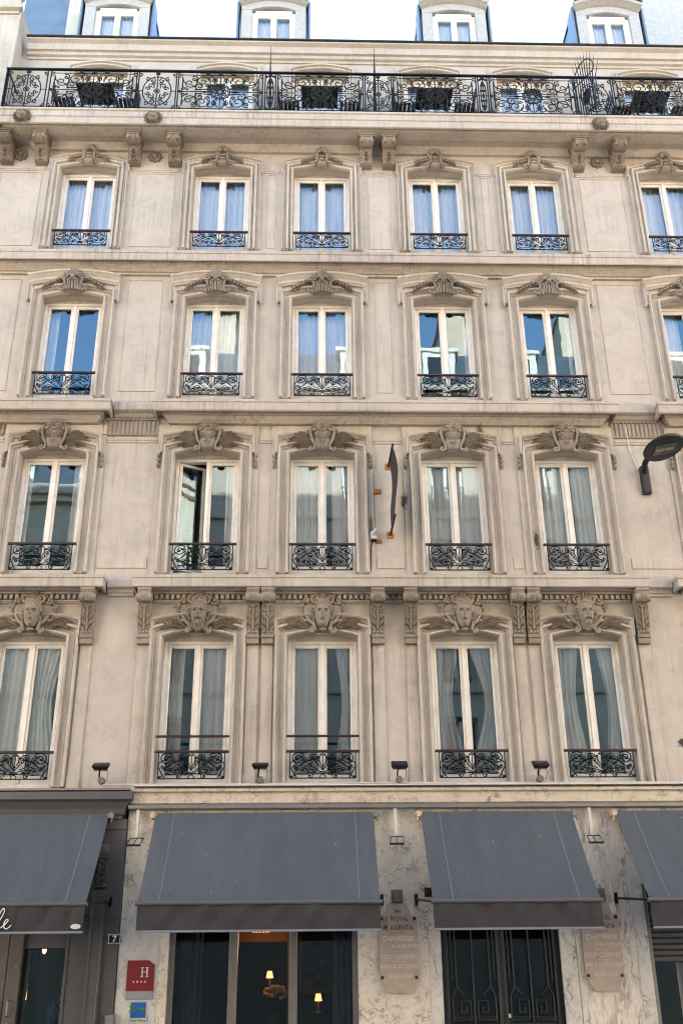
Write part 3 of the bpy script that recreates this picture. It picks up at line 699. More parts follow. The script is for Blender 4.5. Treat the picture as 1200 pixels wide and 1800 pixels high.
# --- windows
FT = {2: 6.475, 3: 9.645, 4: 12.79, 5: 15.80, 6: 18.38}
def window(r, c, opened=False):
    d = ROW[r]; zb, zt = d['bot'], FT[r]; m = MB()
    y0 = .16
    m.bbox(-HW + .002, -HW + .055, y0, .27, zb + .002, zt, .006); m.bbox(HW - .055, HW - .002, y0, .27, zb + .002, zt, .006)
    m.bbox(-HW + .055, HW - .055, y0, .27, zt - .045, zt, .006); m.bbox(-HW + .055, HW - .055, y0, .27, zb + .002, zb + .085, .006)
    m.bbox(-HW + .06, HW - .06, y0 - .012, .2, zb + .012, zb + .07, .01)
    m.box(-.028, .028, y0 - .004, y0 + .03, zb + .09, zt - .05)
    # lintel board above the joinery
    pz0, pz1 = zb + .20, zt - .105
    for sx in (-1, 1):
        if opened and sx == -1: continue
        xa, xb = sx * .068, sx * .42; lo, hi = min(xa, xb), max(xa, xb)
        ea, eb = sx * .03, sx * .478; l2, h2 = min(ea, eb), max(ea, eb)
        m.sweep([(lo, pz0), (lo, pz1), (hi, pz1), (hi, pz0)], [(0, .215), (0, .19), (.012, .18), (.038 if sx else 0, .18), (.05, .19), (.06, .2)], True)
        m.box(l2, h2, .185, .235, zb + .085, pz0 - .04); m.box(l2, h2, .19, .235, pz1 + .03, zt - .045)
        m.box(l2 if sx > 0 else hi + .02, lo - .02 if sx > 0 else h2, .186, .235, pz0 - .04, pz1 + .03)
        m.box(hi + .02 if sx > 0 else l2, h2 if sx > 0 else lo - .02, .186, .235, pz0 - .04, pz1 + .03)
    for k in range(4): m.box(.12 + k * .075, .17 + k * .075, y0 - .003, y0 + .01, zt - .032, zt - .022)
    o = m.build('window', 'white', hotel); o.location.x = c
    for sx in (-1, 1):
        if opened and sx == -1: continue
        xa, xb = sx * .062, sx * .425; lo, hi = min(xa, xb), max(xa, xb)
        g = MB(); g.quad((lo, .21, pz0 - .006), (hi, .21, pz0 - .006), (hi, .21, pz1 + .006), (lo, .21, pz1 + .006)); g.build('pane', 'glass', o, fix=False)
    if opened:                                        # inward swung sash, hinged at its outer stile
        s_ = MB(); s_.sweep([(.055, pz0), (.055, pz1), (.41, pz1), (.41, pz0)], [(0, .02), (0, -.015), (.05, -.015), (.056, .02)], True)
        so = s_.build('open_sash', 'white', o); so.location = (-.478, .20, 0); so.rotation_euler.z = R(27)
        so['label'] = 'sash swung open into the room'
        g = MB(); g.quad((.05, .0, pz0), (.415, .0, pz0), (.415, 0, pz1), (.05, 0, pz1)); go = g.build('pane', 'glass', o, fix=False); go.location = so.location; go.rotation_euler = so.rotation_euler
    m = MB()
    if r != 6 or True:
        m.prism([(-HW + .001, zt + .002), (HW - .001, zt + .002), (HW - .001, d['apx'] + .1), (-HW + .001, d['apx'] + .1)], .175, .3)
        lb = m.build('lintel_board', 'trim', o)
    return o
def curtain(win, r, x0, x1, mat='sheer', z0=None, z1=None, tie=0.0, seed=0, yy=.375):
    d = ROW[r]; rnd = random.Random(seed * 77 + r); ph = rnd.uniform(0, 6); f1 = rnd.uniform(4.5, 6.5); f2 = rnd.uniform(3, 5)
    za = d['bot'] + .05 if z0 is None else z0; zb = FT[r] + .32 if z1 is None else z1
    m = MB(); L = x1 - x0
    if r in (2, 3) and yy < .5: yy = .275; zb = FT[r] - .01
    def fn(i, j):
        x = x0 + L * i
        if tie: x = x0 + L * i * (1 - tie * math.sin(math.pi * min(1, (1 - j) * 1.2)) ** 1.5) if tie > 0 else x1 - L * (1 - i) * (1 + tie * math.sin(math.pi * min(1, (1 - j) * 1.2)) ** 1.5)
        y = yy + .016 * math.sin(f1 * 2 * math.pi * i * L / .5 + ph + .6 * math.sin(3 * j + ph)) + .012 * math.sin(f2 * 2 * math.pi * i + 2 * ph + j)
        return (x, y, za + (zb - za) * j)
    m.grid(fn, max(20, int(L * 130)), 14)
    m.build('curtain', mat, win, True, fix=False)
WIN = {}
for r in ROW:
    for i, c in enumerate(CX):
        o = window(r, c, opened=(r == 3 and i == 1)); WIN[r, i] = o
C_ = curtain
for i in range(8):
    C_(WIN[5, i], 5, -.50, -.01, 'drape', seed=i); C_(WIN[5, i], 5, .01, .50, 'drape', seed=i + 10)
    C_(WIN[6, i], 6, -.50, .50, 'sheer', seed=i)
C_(WIN[4, 0], 4, -.50, -.30, seed=1); C_(WIN[4, 1], 4, -.5, .0, 'drape', seed=2); C_(WIN[4, 1], 4, .02, .5, seed=3)
C_(WIN[4, 2], 4, -.5, .0, 'drape', seed=4); C_(WIN[4, 2], 4, .02, .5, 'drape', seed=5)
C_(WIN[4, 3], 4, .38, .5, seed=6); C_(WIN[4, 4], 4, .36, .5, seed=6); C_(WIN[4, 5], 4, -.5, -.1, seed=7)
for r in (2, 3, 4):
    for i in (6, 7): C_(WIN[r, i], r, -.5, -.02, seed=i + r); C_(WIN[r, i], r, .1, .5, seed=i + r + 20)
C_(WIN[3, 0], 3, -.5, -.36, seed=1); C_(WIN[3, 0], 3, .30, .5, seed=2)
C_(WIN[3, 1], 3, .30, .5, seed=3); C_(WIN[3, 1], 3, -.5, -.40, seed=4, yy=.9)
C_(WIN[3, 2], 3, -.5, .0, seed=5); C_(WIN[3, 2], 3, .16, .5, seed=6)
C_(WIN[3, 3], 3, -.5, -.0, seed=7); C_(WIN[3, 3], 3, .06, .5, seed=8)
C_(WIN[3, 4], 3, -.5, -.05, seed=9); C_(WIN[3, 4], 3, .12, .5, seed=10)
C_(WIN[2, 0], 2, -.5, -.05, seed=1); C_(WIN[2, 0], 2, .05, .5, seed=2, tie=.35)
C_(WIN[2, 1], 2, -.5, -.22, seed=3); C_(WIN[2, 1], 2, .0, .5, seed=4)
C_(WIN[2, 2], 2, -.5, -.0, seed=5, mat='drape'); C_(WIN[2, 2], 2, .2, .5, seed=6, tie=-.3)
C_(WIN[2, 3], 2, -.5, -.05, seed=7, tie=.3); C_(WIN[2, 3], 2, .1, .5, seed=8, tie=-.5)
C_(WIN[2, 4], 2, -.5, -.08, seed=9, tie=.25); C_(WIN[2, 4], 2, .2, .5, seed=10, tie=-.3)

# --- wrought-iron window railings
def grille(w, h):                                     # half pattern mirrored, u in 0..1 from centre, v in 0..1
    m = MB(); r = .007
    def P(pts, rad=r):
        for s in (-1, 1): m.tube([(s * u * w, 0, v * h) for u, v in pts], rad, 4)
    def S(cu, cv, ru, a0, a1, tail=(), rad=r, n=18, end=.2):
        rv = ru * w / h
        pts = list(tail)
        for i in range(n + 1):
            q = i / n; a = R(a0 + (a1 - a0) * q); k = 1 - (1 - end) * q; pts.append((cu + ru * k * math.cos(a), cv + rv * .92 * k * math.sin(a)))
        P(smooth2(pts, 2) if tail else pts, rad)
        for s in (-1, 1): m.ell((s * cu * w, 0, cv * h), (.014, .010, .014), 6, 4)
    m.box(-w, w, -.008, .008, -.008, .0068); P([(1.0, 0), (1.0, 1)], .0078)
    S(.76, .76, .215, -10, 500 - 10, rad=.010, tail=()) if False else None
    S(.755, .77, .21, 150, -470, [(.80, .03), (.93, .30), (.985, .60)], .0088)
    S(.31, .80, .125, 180, -420 + 0, [(.80, .40), (.63, .52), (.50, .66)], .0078)
    S(.385, .58, .10, 0, 420, [(.14, .36), (.25, .40)], .0068)
    S(.21, .66, .07, 180, -300, [(.07, .40), (.12, .52)], .0062)
    S(.47, .35, .11, 10, 420, [(.10, .27), (.28, .33)], .0068)
    S(.385, .10, .115, 60, 420, [(.80, .17), (.60, .16), (.46, .17)], .0068)
    S(.86, .46, .08, 200, 520, (), .0068); S(.78, .36, .08, 90, -240, (), .0068); S(.95, .07, .05, 180, 480, [(.84, .16)], .0068)
    P(smooth2([(.0, .42), (.08, .58), (.12, .74), (.08, .90), (.0, .98)]), .0068); P(smooth2([(.0, .36), (.13, .50), (.20, .62)]), .0068)
    P([(0, .42), (0, .85)], .0062); P(smooth2([(0, .86), (.03, .92), (.05, .88)]), .0062)
    S(.58, .74, .09, 200, -250, [(.70, .45), (.64, .58)], .0062); S(.62, .33, .075, 0, 420, [(.40, .22), (.52, .24)], .0062); S(.14, .80, .05, 220, -220, [(.03, .46), (.09, .64)], .0062); S(.27, .22, .055, 30, 420, [(.10, .21), (.18, .18)], .0062)
    P([(0, .19), (.14, .19)], .011); P([(0, .25), (.10, .25)], .0078); P(smooth2([(.04, .0), (.09, .06), (.05, .12), (.0, .15)]), .0068)
    m.ell((0, 0, .36 * h), (.022, .012, .02), 6, 4)
    return m
RAILS = {}
for r in (2, 3, 4, 5):
    d = ROW[r]; h = d['rail'] - d['rb'] - .02
    g0 = grille(.475, h).build('window_railing', 'iron', hotel, False, (CX[0], -.055, d['rb'] + .01))
    m = MB(); m.bbox(-.53, .53, -.022, .022, h, h + .035, .008); hr = m.build('handrail', 'hand', g0)
    for c in CX[1:]:
        o = dup(g0, hotel, c - CX[0])
        if r == 2 and c in (CX[1], CX[2]):
            m = MB(); m.bbox(-.53, .53, -.02, .02, h + .225, h + .255, .006); m.build('upper_rail', 'hand', o)

# --- long balcony railing
def bal_panel(w, wide):
    m = MB(); H = .98; r = .0125; hw = w / 2
    T = lambda pts, rad=r: m.tube([(x, 0, z) for x, z in pts], rad, 4)
    def Q(pts, rad=r):                                # four-way symmetric
        for sx in (-1, 1):
            for sz in (-1, 1): T([(sx * x, H / 2 + sz * z) for x, z in pts], rad)
    for sx in (-1, 1):
        T([(sx * (hw - .02), 0), (sx * (hw - .02), H)], .013)
        T([(sx * (hw - .10), .12), (sx * (hw - .10), H - .12)], .0125) if wide else None
    T([(-hw, .05), (hw, .05)], .0125)
    if wide:
        T([(-hw + .10, H - .06), (hw - .10, H - .06)], .010)
        for x in (-.24, 0, .24): m.bbox(x - .045, x + .045, -.012, .012, H - .055, H, .003); m.bbox(x - .04, x + .04, -.012, .012, .0, .05, .003)
        for rad, th in ((.185, .015), (.155, .010), (.05, .012)): T([(rad * math.cos(2 * math.pi * k / 28), H / 2 + rad * math.sin(2 * math.pi * k / 28)) for k in range(29)], th)
        for k in range(8):
            a = 2 * math.pi * k / 8; T(spiral(.095 * math.cos(a), H / 2 + .095 * math.sin(a), .045, .012, math.degrees(a), math.degrees(a) + 400, 14), .0125)
        for k in range(16):
            a = 2 * math.pi * k / 16; m.ell((.205 * math.cos(a), 0, H / 2 + .205 * math.sin(a)), (.018, .01, .018), 6, 3)
        L = hw - .10
        Q(spiral(.34, .27, .15, .02, 200, -300, 24)); Q(spiral(L - .14, .22, .15, .02, 120, 560, 24)); Q(spiral(L - .33, .13, .09, .015, -60, 380, 18))
        Q(smooth2([(.20, .07), (.30, .06), (L - .24, .05)])); Q(smooth2([(.12, .20), (.10, .32), (.16, .40), (.24, .36), (.23, .30)])); Q(smooth2([(L - .27, .07), (L - .20, .16), (L - .05, .22), (L, .33)]))
        Q(spiral(hw - .06, .42, .055, .01, -90, 330, 14)); Q(spiral(L + .0, .08, .05, .01, 90, 420, 12)); Q(smooth2([(.05, .21), (.12, .30), (.03, .40)]))
        for sx in (-1, 1):
            m.ell((sx * (hw - .055), 0, H / 2), (.038, .02, .035), 8, 5)
            m.leaf((sx * .22, H / 2), (sx * .36, H / 2), .02, .01, .02); T([(sx * .22, H / 2), (sx * L, H / 2)], .010)
        Q(spiral(.10, .30, .06, .012, -60, 330, 14)); Q(spiral(L - .22, .33, .075, .014, 60, 460, 16)); Q(spiral(.25, .17, .05, .01, 180, 560, 14)); Q(spiral(L - .08, .06, .04, .01, 0, 330, 10))
        T([(0, H / 2 + .2), (0, H - .06)], .011); T([(0, .05), (0, H / 2 - .2)], .011)
    else:
        a, b = min(hw - .06, .27), .37
        T([(a * math.cos(2 * math.pi * k / 24), H / 2 + b * math.sin(2 * math.pi * k / 24)) for k in range(25)], .0125)
        k_ = min(1, hw / .33)
        if hw > .2: Q(spiral(.19, .30, .055, .01, 60, 470, 14)); Q(spiral(.17, .06, .05, .01, 0, 380, 14)); Q(spiral(.07, .21, .04, .01, 200, 560, 12))
        T([(.055 * k_ * math.cos(2 * math.pi * k / 16), H / 2 + .055 * math.sin(2 * math.pi * k / 16)) for k in range(17)], .011)
        Q(spiral(.12 * k_, .13, .07 * k_, .012, 230, -190, 16)); Q(spiral(.09 * k_, .27, .06 * k_, .01, 100, 500, 16)); Q(spiral(hw - .06, .42, .05 * min(1, k_ + .2), .01, -90, 330, 14))
        T([(0, .05), (0, H / 2 - .06)], .0125); T([(0, H / 2 + .06), (0, H)], .0125); T([(-hw, H / 2), (-a, H / 2)], .010); T([(a, H / 2), (hw, H / 2)], .010)
        m.ell((0, 0, H / 2), (.035, .02, .035), 8, 4)
        for sz in (-1, 1): m.bbox(-.04, .04, -.012, .012, H / 2 + sz * .46 - .03, H / 2 + sz * .46 + .03, .003)
    return m
BY = -.61
m = MB(); m.bbox(-5.88, 11.0, BY - .025, BY + .025, 17.70, 17.735, .006); m.bbox(-5.88, -5.84, BY + .03, -.02, 17.70, 17.735)
m.tube([(-5.86, BY, 16.69), (-5.86, BY, 17.70)], .02, 6)
rail = m.build('balcony_railing', 'iron', hotel)
edges = [(-5.84, -5.06, 0), (-5.04, -3.36, 1), (-3.36, -2.60, 0), (-2.60, -.95, 1), (-.94, -.70, 0), (-.70, .98, 1), (.98, 1.53, 0), (1.53, 3.17, 1), (3.17, 3.39, 0), (3.39, 5.06, 1), (5.06, 5.81, 0), (5.81, 7.50, 1), (7.5, 8.2, 0), (8.2, 9.9, 1)]
for a, b, wd in edges:
    bal_panel(b - a, wd).build('railing_panel', 'iron', rail, False, ((a + b) / 2, BY, 16.70))
m = MB()
for k in range(4): m.tube([(0, BY + .06 + k * .14, 16.72), (0, BY + .06 + k * .14, 17.70)], .01, 5)
m.build('railing_panel', 'iron', rail, False, (-5.86, 0, 0))

# --- dormers
def dormer(x, y=.62):
    zb, zt = 19.02, 21.430; hw = .70
    m = MB()
    m.bbox(-hw, -.47, 0, .12, zb, 21.000, .008); m.bbox(.47, hw, 0, .12, zb, 21.000, .008)
    m.prism([(-hw, 21.000)] + arc(0, .47, 21.000, 21.100, 8) + [(hw, 21.000), (hw, 21.180)] + list(reversed(arc(0, hw, 21.180, 21.360, 8)))[1:], 0, .12)
    o = m.build('dormer', 'oldwhite', hotel, False, (x, y, 0))
    m = MB(); pa = arc(0, hw + .05, 21.180, 21.380, 10)
    m.sweep(pa, [(-.10, .02), (-.09, -.06), (-.05, -.10), (-.04, -.16), (0, -.18), (.03, -.17), (.035, .02)]); m.build('hood_moulding', 'oldwhite', o, True)
    m = MB(); pa = arc(0, hw + .05, 21.220, 21.440, 10)
    m.sweep(pa, [(0, -.20), (.03, -.20), (.03, 2.6), (0, 2.6)])
    for s in (-1, 1): m.box(s * hw - .03, s * hw + .03, .13, 2.6, zb, 21.200)
    for s in (-1, 1): m.box(s * (hw + .075) - .02, s * (hw + .075) + .02, -.02, .35, zb, 21.220)
    m.build('dormer_roof', 'zinc', o)
    m = MB(); z0, z1 = 19.35, 20.960
    m.bbox(-.47, -.40, .07, .16, z0 - .2, z1, .005); m.bbox(.40, .47, .07, .16, z0 - .2, z1, .005); m.bbox(-.40, .40, .07, .16, z1 - .07, z1 + .08, .005); m.bbox(-.40, .40, .07, .16, z0 - .2, z0, .005)
    m.bbox(-.065, .065, .08, .15, z0, z1 - .07, .006)
    for s in (-1, 1): m.bbox(min(s * .40, s * .345), max(s * .40, s * .345), .085, .15, z0, z1 - .07, .005)
    m.bbox(-.345, .345, .086, .15, z1 - .13, z1 - .07, .005)
    m.build('window_frame', 'white', o)
    for s in (-1, 1):
        g = MB(); a, b = min(s * .065, s * .35), max(s * .065, s * .35); g.quad((a, .12, z0), (b, .12, z0), (b, .12, z1 - .12), (a, .12, z1 - .12)); g.build('pane', 'glass', o, fix=False)
    m = MB(); m.grid(lambda i, j: (-.4 + .8 * i, .22 + .015 * math.sin(i * 60), 19.2 + 1.8 * j), 60, 2); m.build('curtain', 'drape', o, True, fix=False)
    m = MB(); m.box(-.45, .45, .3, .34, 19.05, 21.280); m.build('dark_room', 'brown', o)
    return o
d0 = dormer(-4.24)
for x in (-.86, 3.07, 6.47): dup(d0, hotel, x + 4.24)
m = MB(); m.bbox(-.5, .5, -.03, .0, 19.62, 19.66); db = m.build('dormer_guard_bar', 'iron', hotel, False, (6.47, .60, .10))

# ------------------------------------------------------------------ roofscape neighbours
hl = thing('neighbouring_house', 'pale stone party pier with moulded cap and dark flashing beyond the end of the balcony', 'building', (-7.0, 0, 0))
m = MB(); m.bbox(-10.4 + 7, -5.86 + 7, -.45, 1.2, 16.30, 19.62, .01); m.build('pier', 'trim', hl)
m = MB(); m.cornice(-10.4 + 7, -5.93 + 7, [(.0, 19.98), (.10, 19.95), (.10, 19.80), (.05, 19.76), (.05, 19.62), (.10, 19.58), (.10, 19.50), (.03, 19.46), (.03, 19.40), (0, 19.39)], False, True, -.45); m.build('pier_cap', 'trim', hl, True)
m = MB(); m.cornice(-10.4 + 7, -5.93 + 7, [(.0, 20.04), (.16, 20.02), (.16, 19.985), (0, 19.985)], False, True, -.45); m.build('cap_flashing', 'lead', hl)
m = MB(); m.bbox(-6.38 + 7, -5.42 + 7, 1.3, 4.0, 18.9, 20.5, .01); m.bbox(-6.38 + 7, -5.42 + 7, 1.305, 4.0, 20.505, 23.6, .01); m.box(-6.55 + 7, -6.385 + 7, 1.4, 4.0, 18.9, 23.6); m.build('zinc_cladding', 'zinc', hl)
m = MB(); m.bbox(-5.41 + 7, -5.10 + 7, .95, 4.0, 18.9, 23.0, .015); m.build('party_wall', 'opp', hl)
hr = thing('rear_house', 'plain pale rendered wall rising beyond the roof at the far end past the last dormer', 'building', (9.0, 0, 0))
m = MB(); m.bbox(7.66 - 9, 12 - 9, 1.6, 8, 18.9, 25, .01); m.build('wall', 'oldwhite', hr)
m = MB(); m.bbox(7.35 - 9, 7.655 - 9, 1.9, 8, 18.9, 24.2, .01); m.build('party_wall', 'opp', hr)

# ------------------------------------------------------------------ ground floor
gw = MB()
def gbox(x0, x1, z0, z1, y0=0, y1=.35): gw.bbox(x0, x1, y0, y1, z0, z1, .003)
gbox(-2.57, -1.90, 0, 3.93); gbox(.64, 1.76, 0, 3.93); gbox(3.40, 3.6, 0, 3.93); gbox(-1.90, .64, 2.62, 3.93); gbox(1.76, 3.40, 2.62, 3.93)
gw.build('marble_pier', 'marble', hotel)
gw = MB(); gbox(3.605, 4.50, 0, 3.93); gbox(4.50, 8.5, 2.9, 3.93); gbox(8.5, 11, 0, 3.93); q = gw.build('marble_pier', 'marble2', hotel); q['label'] = 'pier of diagonally veined marble'
for a, b, z in ((1.60, 1.765, 2.30), (3.385, 3.59, 2.50), (-2.565, -2.03, 2.52), (4.43, 4.60, 3.5)):
    gw = MB(); gw.bbox(a, b, -.012, .05, 0, z, .003); gw.build('marble_strip', 'marble3', hotel)
gw = MB(); gw.cornice(-2.56, 11.0, [(.0, 4.23), (.13, 4.215), (.15, 4.20), (.15, 4.165), (.11, 4.15), (.11, 4.01), (.09, 3.995), (.0, 3.99)]); gw.build('marble_fascia', 'marble4', hotel)
gw = MB(); gw.bbox(-2.56, 11.0, -.16, -.0, 3.925, 3.982, .006); gw.build('cable_trunking', 'metal', hotel)
gw = MB(); gw.bbox(-2.5, 11.0, -.19, -.02, 4.232, 4.25, .004)
gw.build('lead_flashing', 'whitepl', hotel)
# glazed entrance
ge = MB()
ge.bbox(-1.90, -1.83, .10, .2, 0, 2.62); ge.bbox(.57, .64, .10, .2, 0, 2.62); ge.bbox(-1.10, -.98, .08, .2, 0, 2.6, .01); ge.bbox(-.285, -.175, .08, .2, 0, 2.6, .01); ge.bbox(-1.83, .57, .11, .2, 2.48, 2.62)
se = ge.build('entrance_glazing', 'metal', hotel)
for a, b in ((-1.83, -1.10), (-.98, -.285), (-.175, .57)):
    g = MB(); g.quad((a, .15, 0), (b, .15, 0), (b, .15, 2.48), (a, .15, 2.48)); g.build('pane', 'shopglass', se, fix=False)
# iron double door with meander grilles
dm = MB(); dm.bbox(1.77, 1.83, .08, .2, 0, 2.62); dm.bbox(3.33, 3.40, .08, .2, 0, 2.62); dm.bbox(2.555, 2.605, .07, .16, 0, 2.6, .008)
dd = dm.build('iron_door', 'black', hotel)
for cx_ in (2.19, 2.97):
    m = MB(); hw = .36; T = lambda pts, r_=.012: m.tube([(cx_ + x, .10, z) for x, z in pts], r_, 4)
    m.bbox(cx_ - .375, cx_ - .33, .08, .15, 0, 2.6); m.bbox(cx_ + .33, cx_ + .375, .08, .15, 0, 2.6); m.bbox(cx_ - .33, cx_ + .33, .08, .15, 0, 1.12)
    for s in (-1, 1):
        T([(s * .23, 2.6), (s * .23, 1.62), (s * .13, 1.52), (s * .13, 1.52)]) ; T([(s * .23, 1.62), (s * .29, 1.50), (s * .29, 1.20)])
        T([(s * .29, 1.22), (s * .05, 1.22), (s * .05, 1.45), (s * .18, 1.45), (s * .18, 1.31), (s * .11, 1.31), (s * .11, 1.38)])
        T([(s * .29, 2.6), (s * .29, 1.7)], .009)
    T([(0, 2.6), (0, 1.18)], .012); T([(-.33, 1.16), (.33, 1.16)], .014); T([(-.33, 1.25), (.33, 1.25)], .008)
    T([(.05 * math.cos(k * .4), 2.40 + .07 * math.sin(k * .4)) for k in range(17)], .009)
    m.build('door_leaf', plain('dark_grey_door_iron', (.045, .045, .048), .5, .2), dd)
    g = MB(); g.quad((cx_ - .33, .14, 1.1), (cx_ + .33, .14, 1.1), (cx_ + .33, .14, 2.6), (cx_ - .33, .14, 2.6)); g.build('pane', 'shopglass', dd, fix=False)
m = MB(); m.bbox(2.63, 2.66, .05, .08, 1.24, 1.29); m.build('lock', 'whitepl', dd)
# shuttered window at the end
sw = MB(); sw.bbox(4.53, 4.66, .02, .2, 0, 2.9, .01); sw.bbox(8.36, 8.5, .02, .2, 0, 2.9); sw.bbox(4.655, 8.365, .04, .2, 2.81, 2.9)
so = sw.build('shuttered_window', 'metal', hotel)
m = MB()
for k in range(12): z = 1.905 + k * .075; m.bbox(4.66, 8.36, .08, .12, z, z + .068, .012)
m.build('roller_shutter', 'greyp', so)
g = MB(); g.quad((4.66, .14, 0), (8.36, .14, 0), (8.36, .14, 1.905), (4.66, .14, 1.905)); g.build('pane', 'shopglass', so, fix=False)
m = MB(); m.grid(lambda i, j: (5.1 + .9 * i, .5 + .03 * math.sin(i * 40), 1.9 * j), 60, 2); m.build('curtain', 'drape', so, True, fix=False)
# ground floor rooms
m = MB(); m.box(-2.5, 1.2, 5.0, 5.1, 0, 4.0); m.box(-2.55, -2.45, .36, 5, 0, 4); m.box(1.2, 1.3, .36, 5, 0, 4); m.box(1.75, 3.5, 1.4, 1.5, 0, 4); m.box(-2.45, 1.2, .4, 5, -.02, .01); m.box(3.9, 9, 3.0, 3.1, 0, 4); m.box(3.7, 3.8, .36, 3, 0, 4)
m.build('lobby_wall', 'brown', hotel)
m = MB(); m.grid(lambda i, j: (-1.80 + .32 * i, .42 + .03 * math.sin(i * 22), 2.45 * j), 40, 2); m.build('lobby_curtain', plain('grey_lobby_curtain', (.10, .10, .10), .9), hotel, True)
m = MB(); m.grid(lambda i, j: (.30 + .26 * i, .42 + .03 * math.sin(i * 19), .6 + 1.85 * j), 40, 2); m.build('lobby_curtain', plain('blue_grey_lobby_curtain', (.12, .14, .17), .9), hotel, True)
m = MB(); m.bbox(-.36, -.28, 2.6, 2.7, 0, 2.6); m.bbox(-1.2, -.28, 2.62, 2.7, 2.3, 2.6); m.build('lobby_woodwork', plain('reddish_brown_wood', (.16, .055, .02), .45, 0, .2, 8), hotel)

# shopfront at number 7
sf = thing('shopfront', 'dark grey painted wooden shopfront with fluted pilaster and glazed door', 'shopfront', (-4.2, 0, 0))
def sx_(m, x0, x1, y0, y1, z0, z1, b=.006): m.bbox(x0 + 4.2, x1 + 4.2, y0, y1, z0, z1, b)
m = MB(); sx_(m, -2.98, -2.575, -.05, .3, 0, 3.70); sx_(m, -2.87, -2.575, -.07, .0, 3.66, 3.80); sx_(m, -10, -2.98, -.03, .3, 2.55, 3.80); m.build('wall', 'greyp', sf)
m = MB(); m.cornice(-10 + 4.2, -2.72 + 4.2, [(.0, 4.17), (.20, 4.16), (.22, 4.15), (.22, 4.05), (.17, 4.02), (.12, 3.93), (.10, 3.86), (.07, 3.84), (.07, 3.80), (.0, 3.795)], False, True, -.03); m.build('cornice', 'greyp', sf)
m = MB(); m.cornice(-10 + 4.2, -2.76 + 4.2, [(.0, 4.225), (.22, 4.20), (.22, 4.172), (.0, 4.172)], False, True, -.03); m.build('flashing', 'metal', sf)
m = MB(); sx_(m, -2.95, -2.77, -.11, -.05, 0, 2.86); m.sweep([(-2.92 + 4.2, 0.2), (-2.92 + 4.2, 2.78), (-2.80 + 4.2, 2.78), (-2.80 + 4.2, .2)], [(0, -.10), (0, -.125), (.012, -.13), (.02, -.112)], True); m.build('pilaster', 'greyp', sf)
m = MB(); m.prismx([(-.05, 3.45), (-.24, 3.45), (-.26, 3.40), (-.25, 3.32), (-.20, 3.26), (-.14, 3.25), (-.12, 3.15), (-.10, 2.95), (-.12, 2.90), (-.05, 2.90)], -2.93 + 4.2, -2.79 + 4.2)
for s in (-1, 1):
    m.lathe((-2.86 + 4.2 + s * .06, -.18, 3.35), [(.07, -.03), (.07, .03)], 14, 'x'); m.lathe((-2.86 + 4.2 + s * .065, -.18, 3.35), [(.03, -.035), (.03, .035)], 10, 'x')
    for k in range(4): m.leaf((-2.86 + 4.2, 3.12 - k * .07), (-2.86 + 4.2 + s * .07, 3.22 - k * .07), .025, -.12 + k * .006, .035)
m.ell((-2.86 + 4.2, -.16, 3.24), (.05, .03, .025), 8, 4); m.build('corbel', 'greyp', sf, True)
m = MB(); sx_(m, -3.24, -2.98, .02, .3, 0, 2.55); sx_(m, -3.275, -3.235, -.0, .25, 0, 2.55); sx_(m, -3.85, -3.28, .10, .3, 2.14, 2.55); m.build('reveal', 'greyp', sf)
m = MB()
for a, b in ((-4.03, -3.85), (-4.22, -4.04)): sx_(m, a, b, .02, .12, 0, 2.55)
sx_(m, -9.9, -4.225, .12, .2, 2.12, 2.55)
dl = m.build('door', M['metal'], sf); dl.location.z = 0
dl.data.materials[0] = plain('taupe_door_paint', (.085, .075, .066), .45, 0, .08, 6)
for x in (-4.10, -3.95):
    m = MB(); m.tube([(x + 4.2, .0, 1.52), (x + 4.2, -.05, 1.50), (x + 4.2, -.05, 1.34), (x + 4.2, 0, 1.32)], .012, 6); m.bbox(x + 4.18, x + 4.22, -.005, .02, 1.19, 1.25); m.build('handle', 'metal', dl)
m = MB(); m.bbox(-3.935 + 4.2, -3.88 + 4.2, .0, .02, 1.89, 1.95); m.build('entry_keypad', 'boxgrey', dl)
for a, b in ((-3.85, -3.27), (-9.9, -4.23)):
    g = MB(); g.quad((a + 4.2, .18, 0), (b + 4.2, .18, 0), (b + 4.2, .18, 2.16), (a + 4.2, .18, 2.16)); g.build('pane', 'shopglass', sf, fix=False)
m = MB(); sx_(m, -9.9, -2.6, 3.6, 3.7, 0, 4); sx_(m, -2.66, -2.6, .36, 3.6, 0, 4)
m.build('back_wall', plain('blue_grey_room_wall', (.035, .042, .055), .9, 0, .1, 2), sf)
m = MB(); m.grid(lambda i, j: (-3.85 + 4.2 + .14 * i, .5 + .03 * math.sin(i * 25), 2.1 * j), 30, 2); m.build('curtain', plain('dark_curtain', (.025, .023, .026), .9), sf, True)

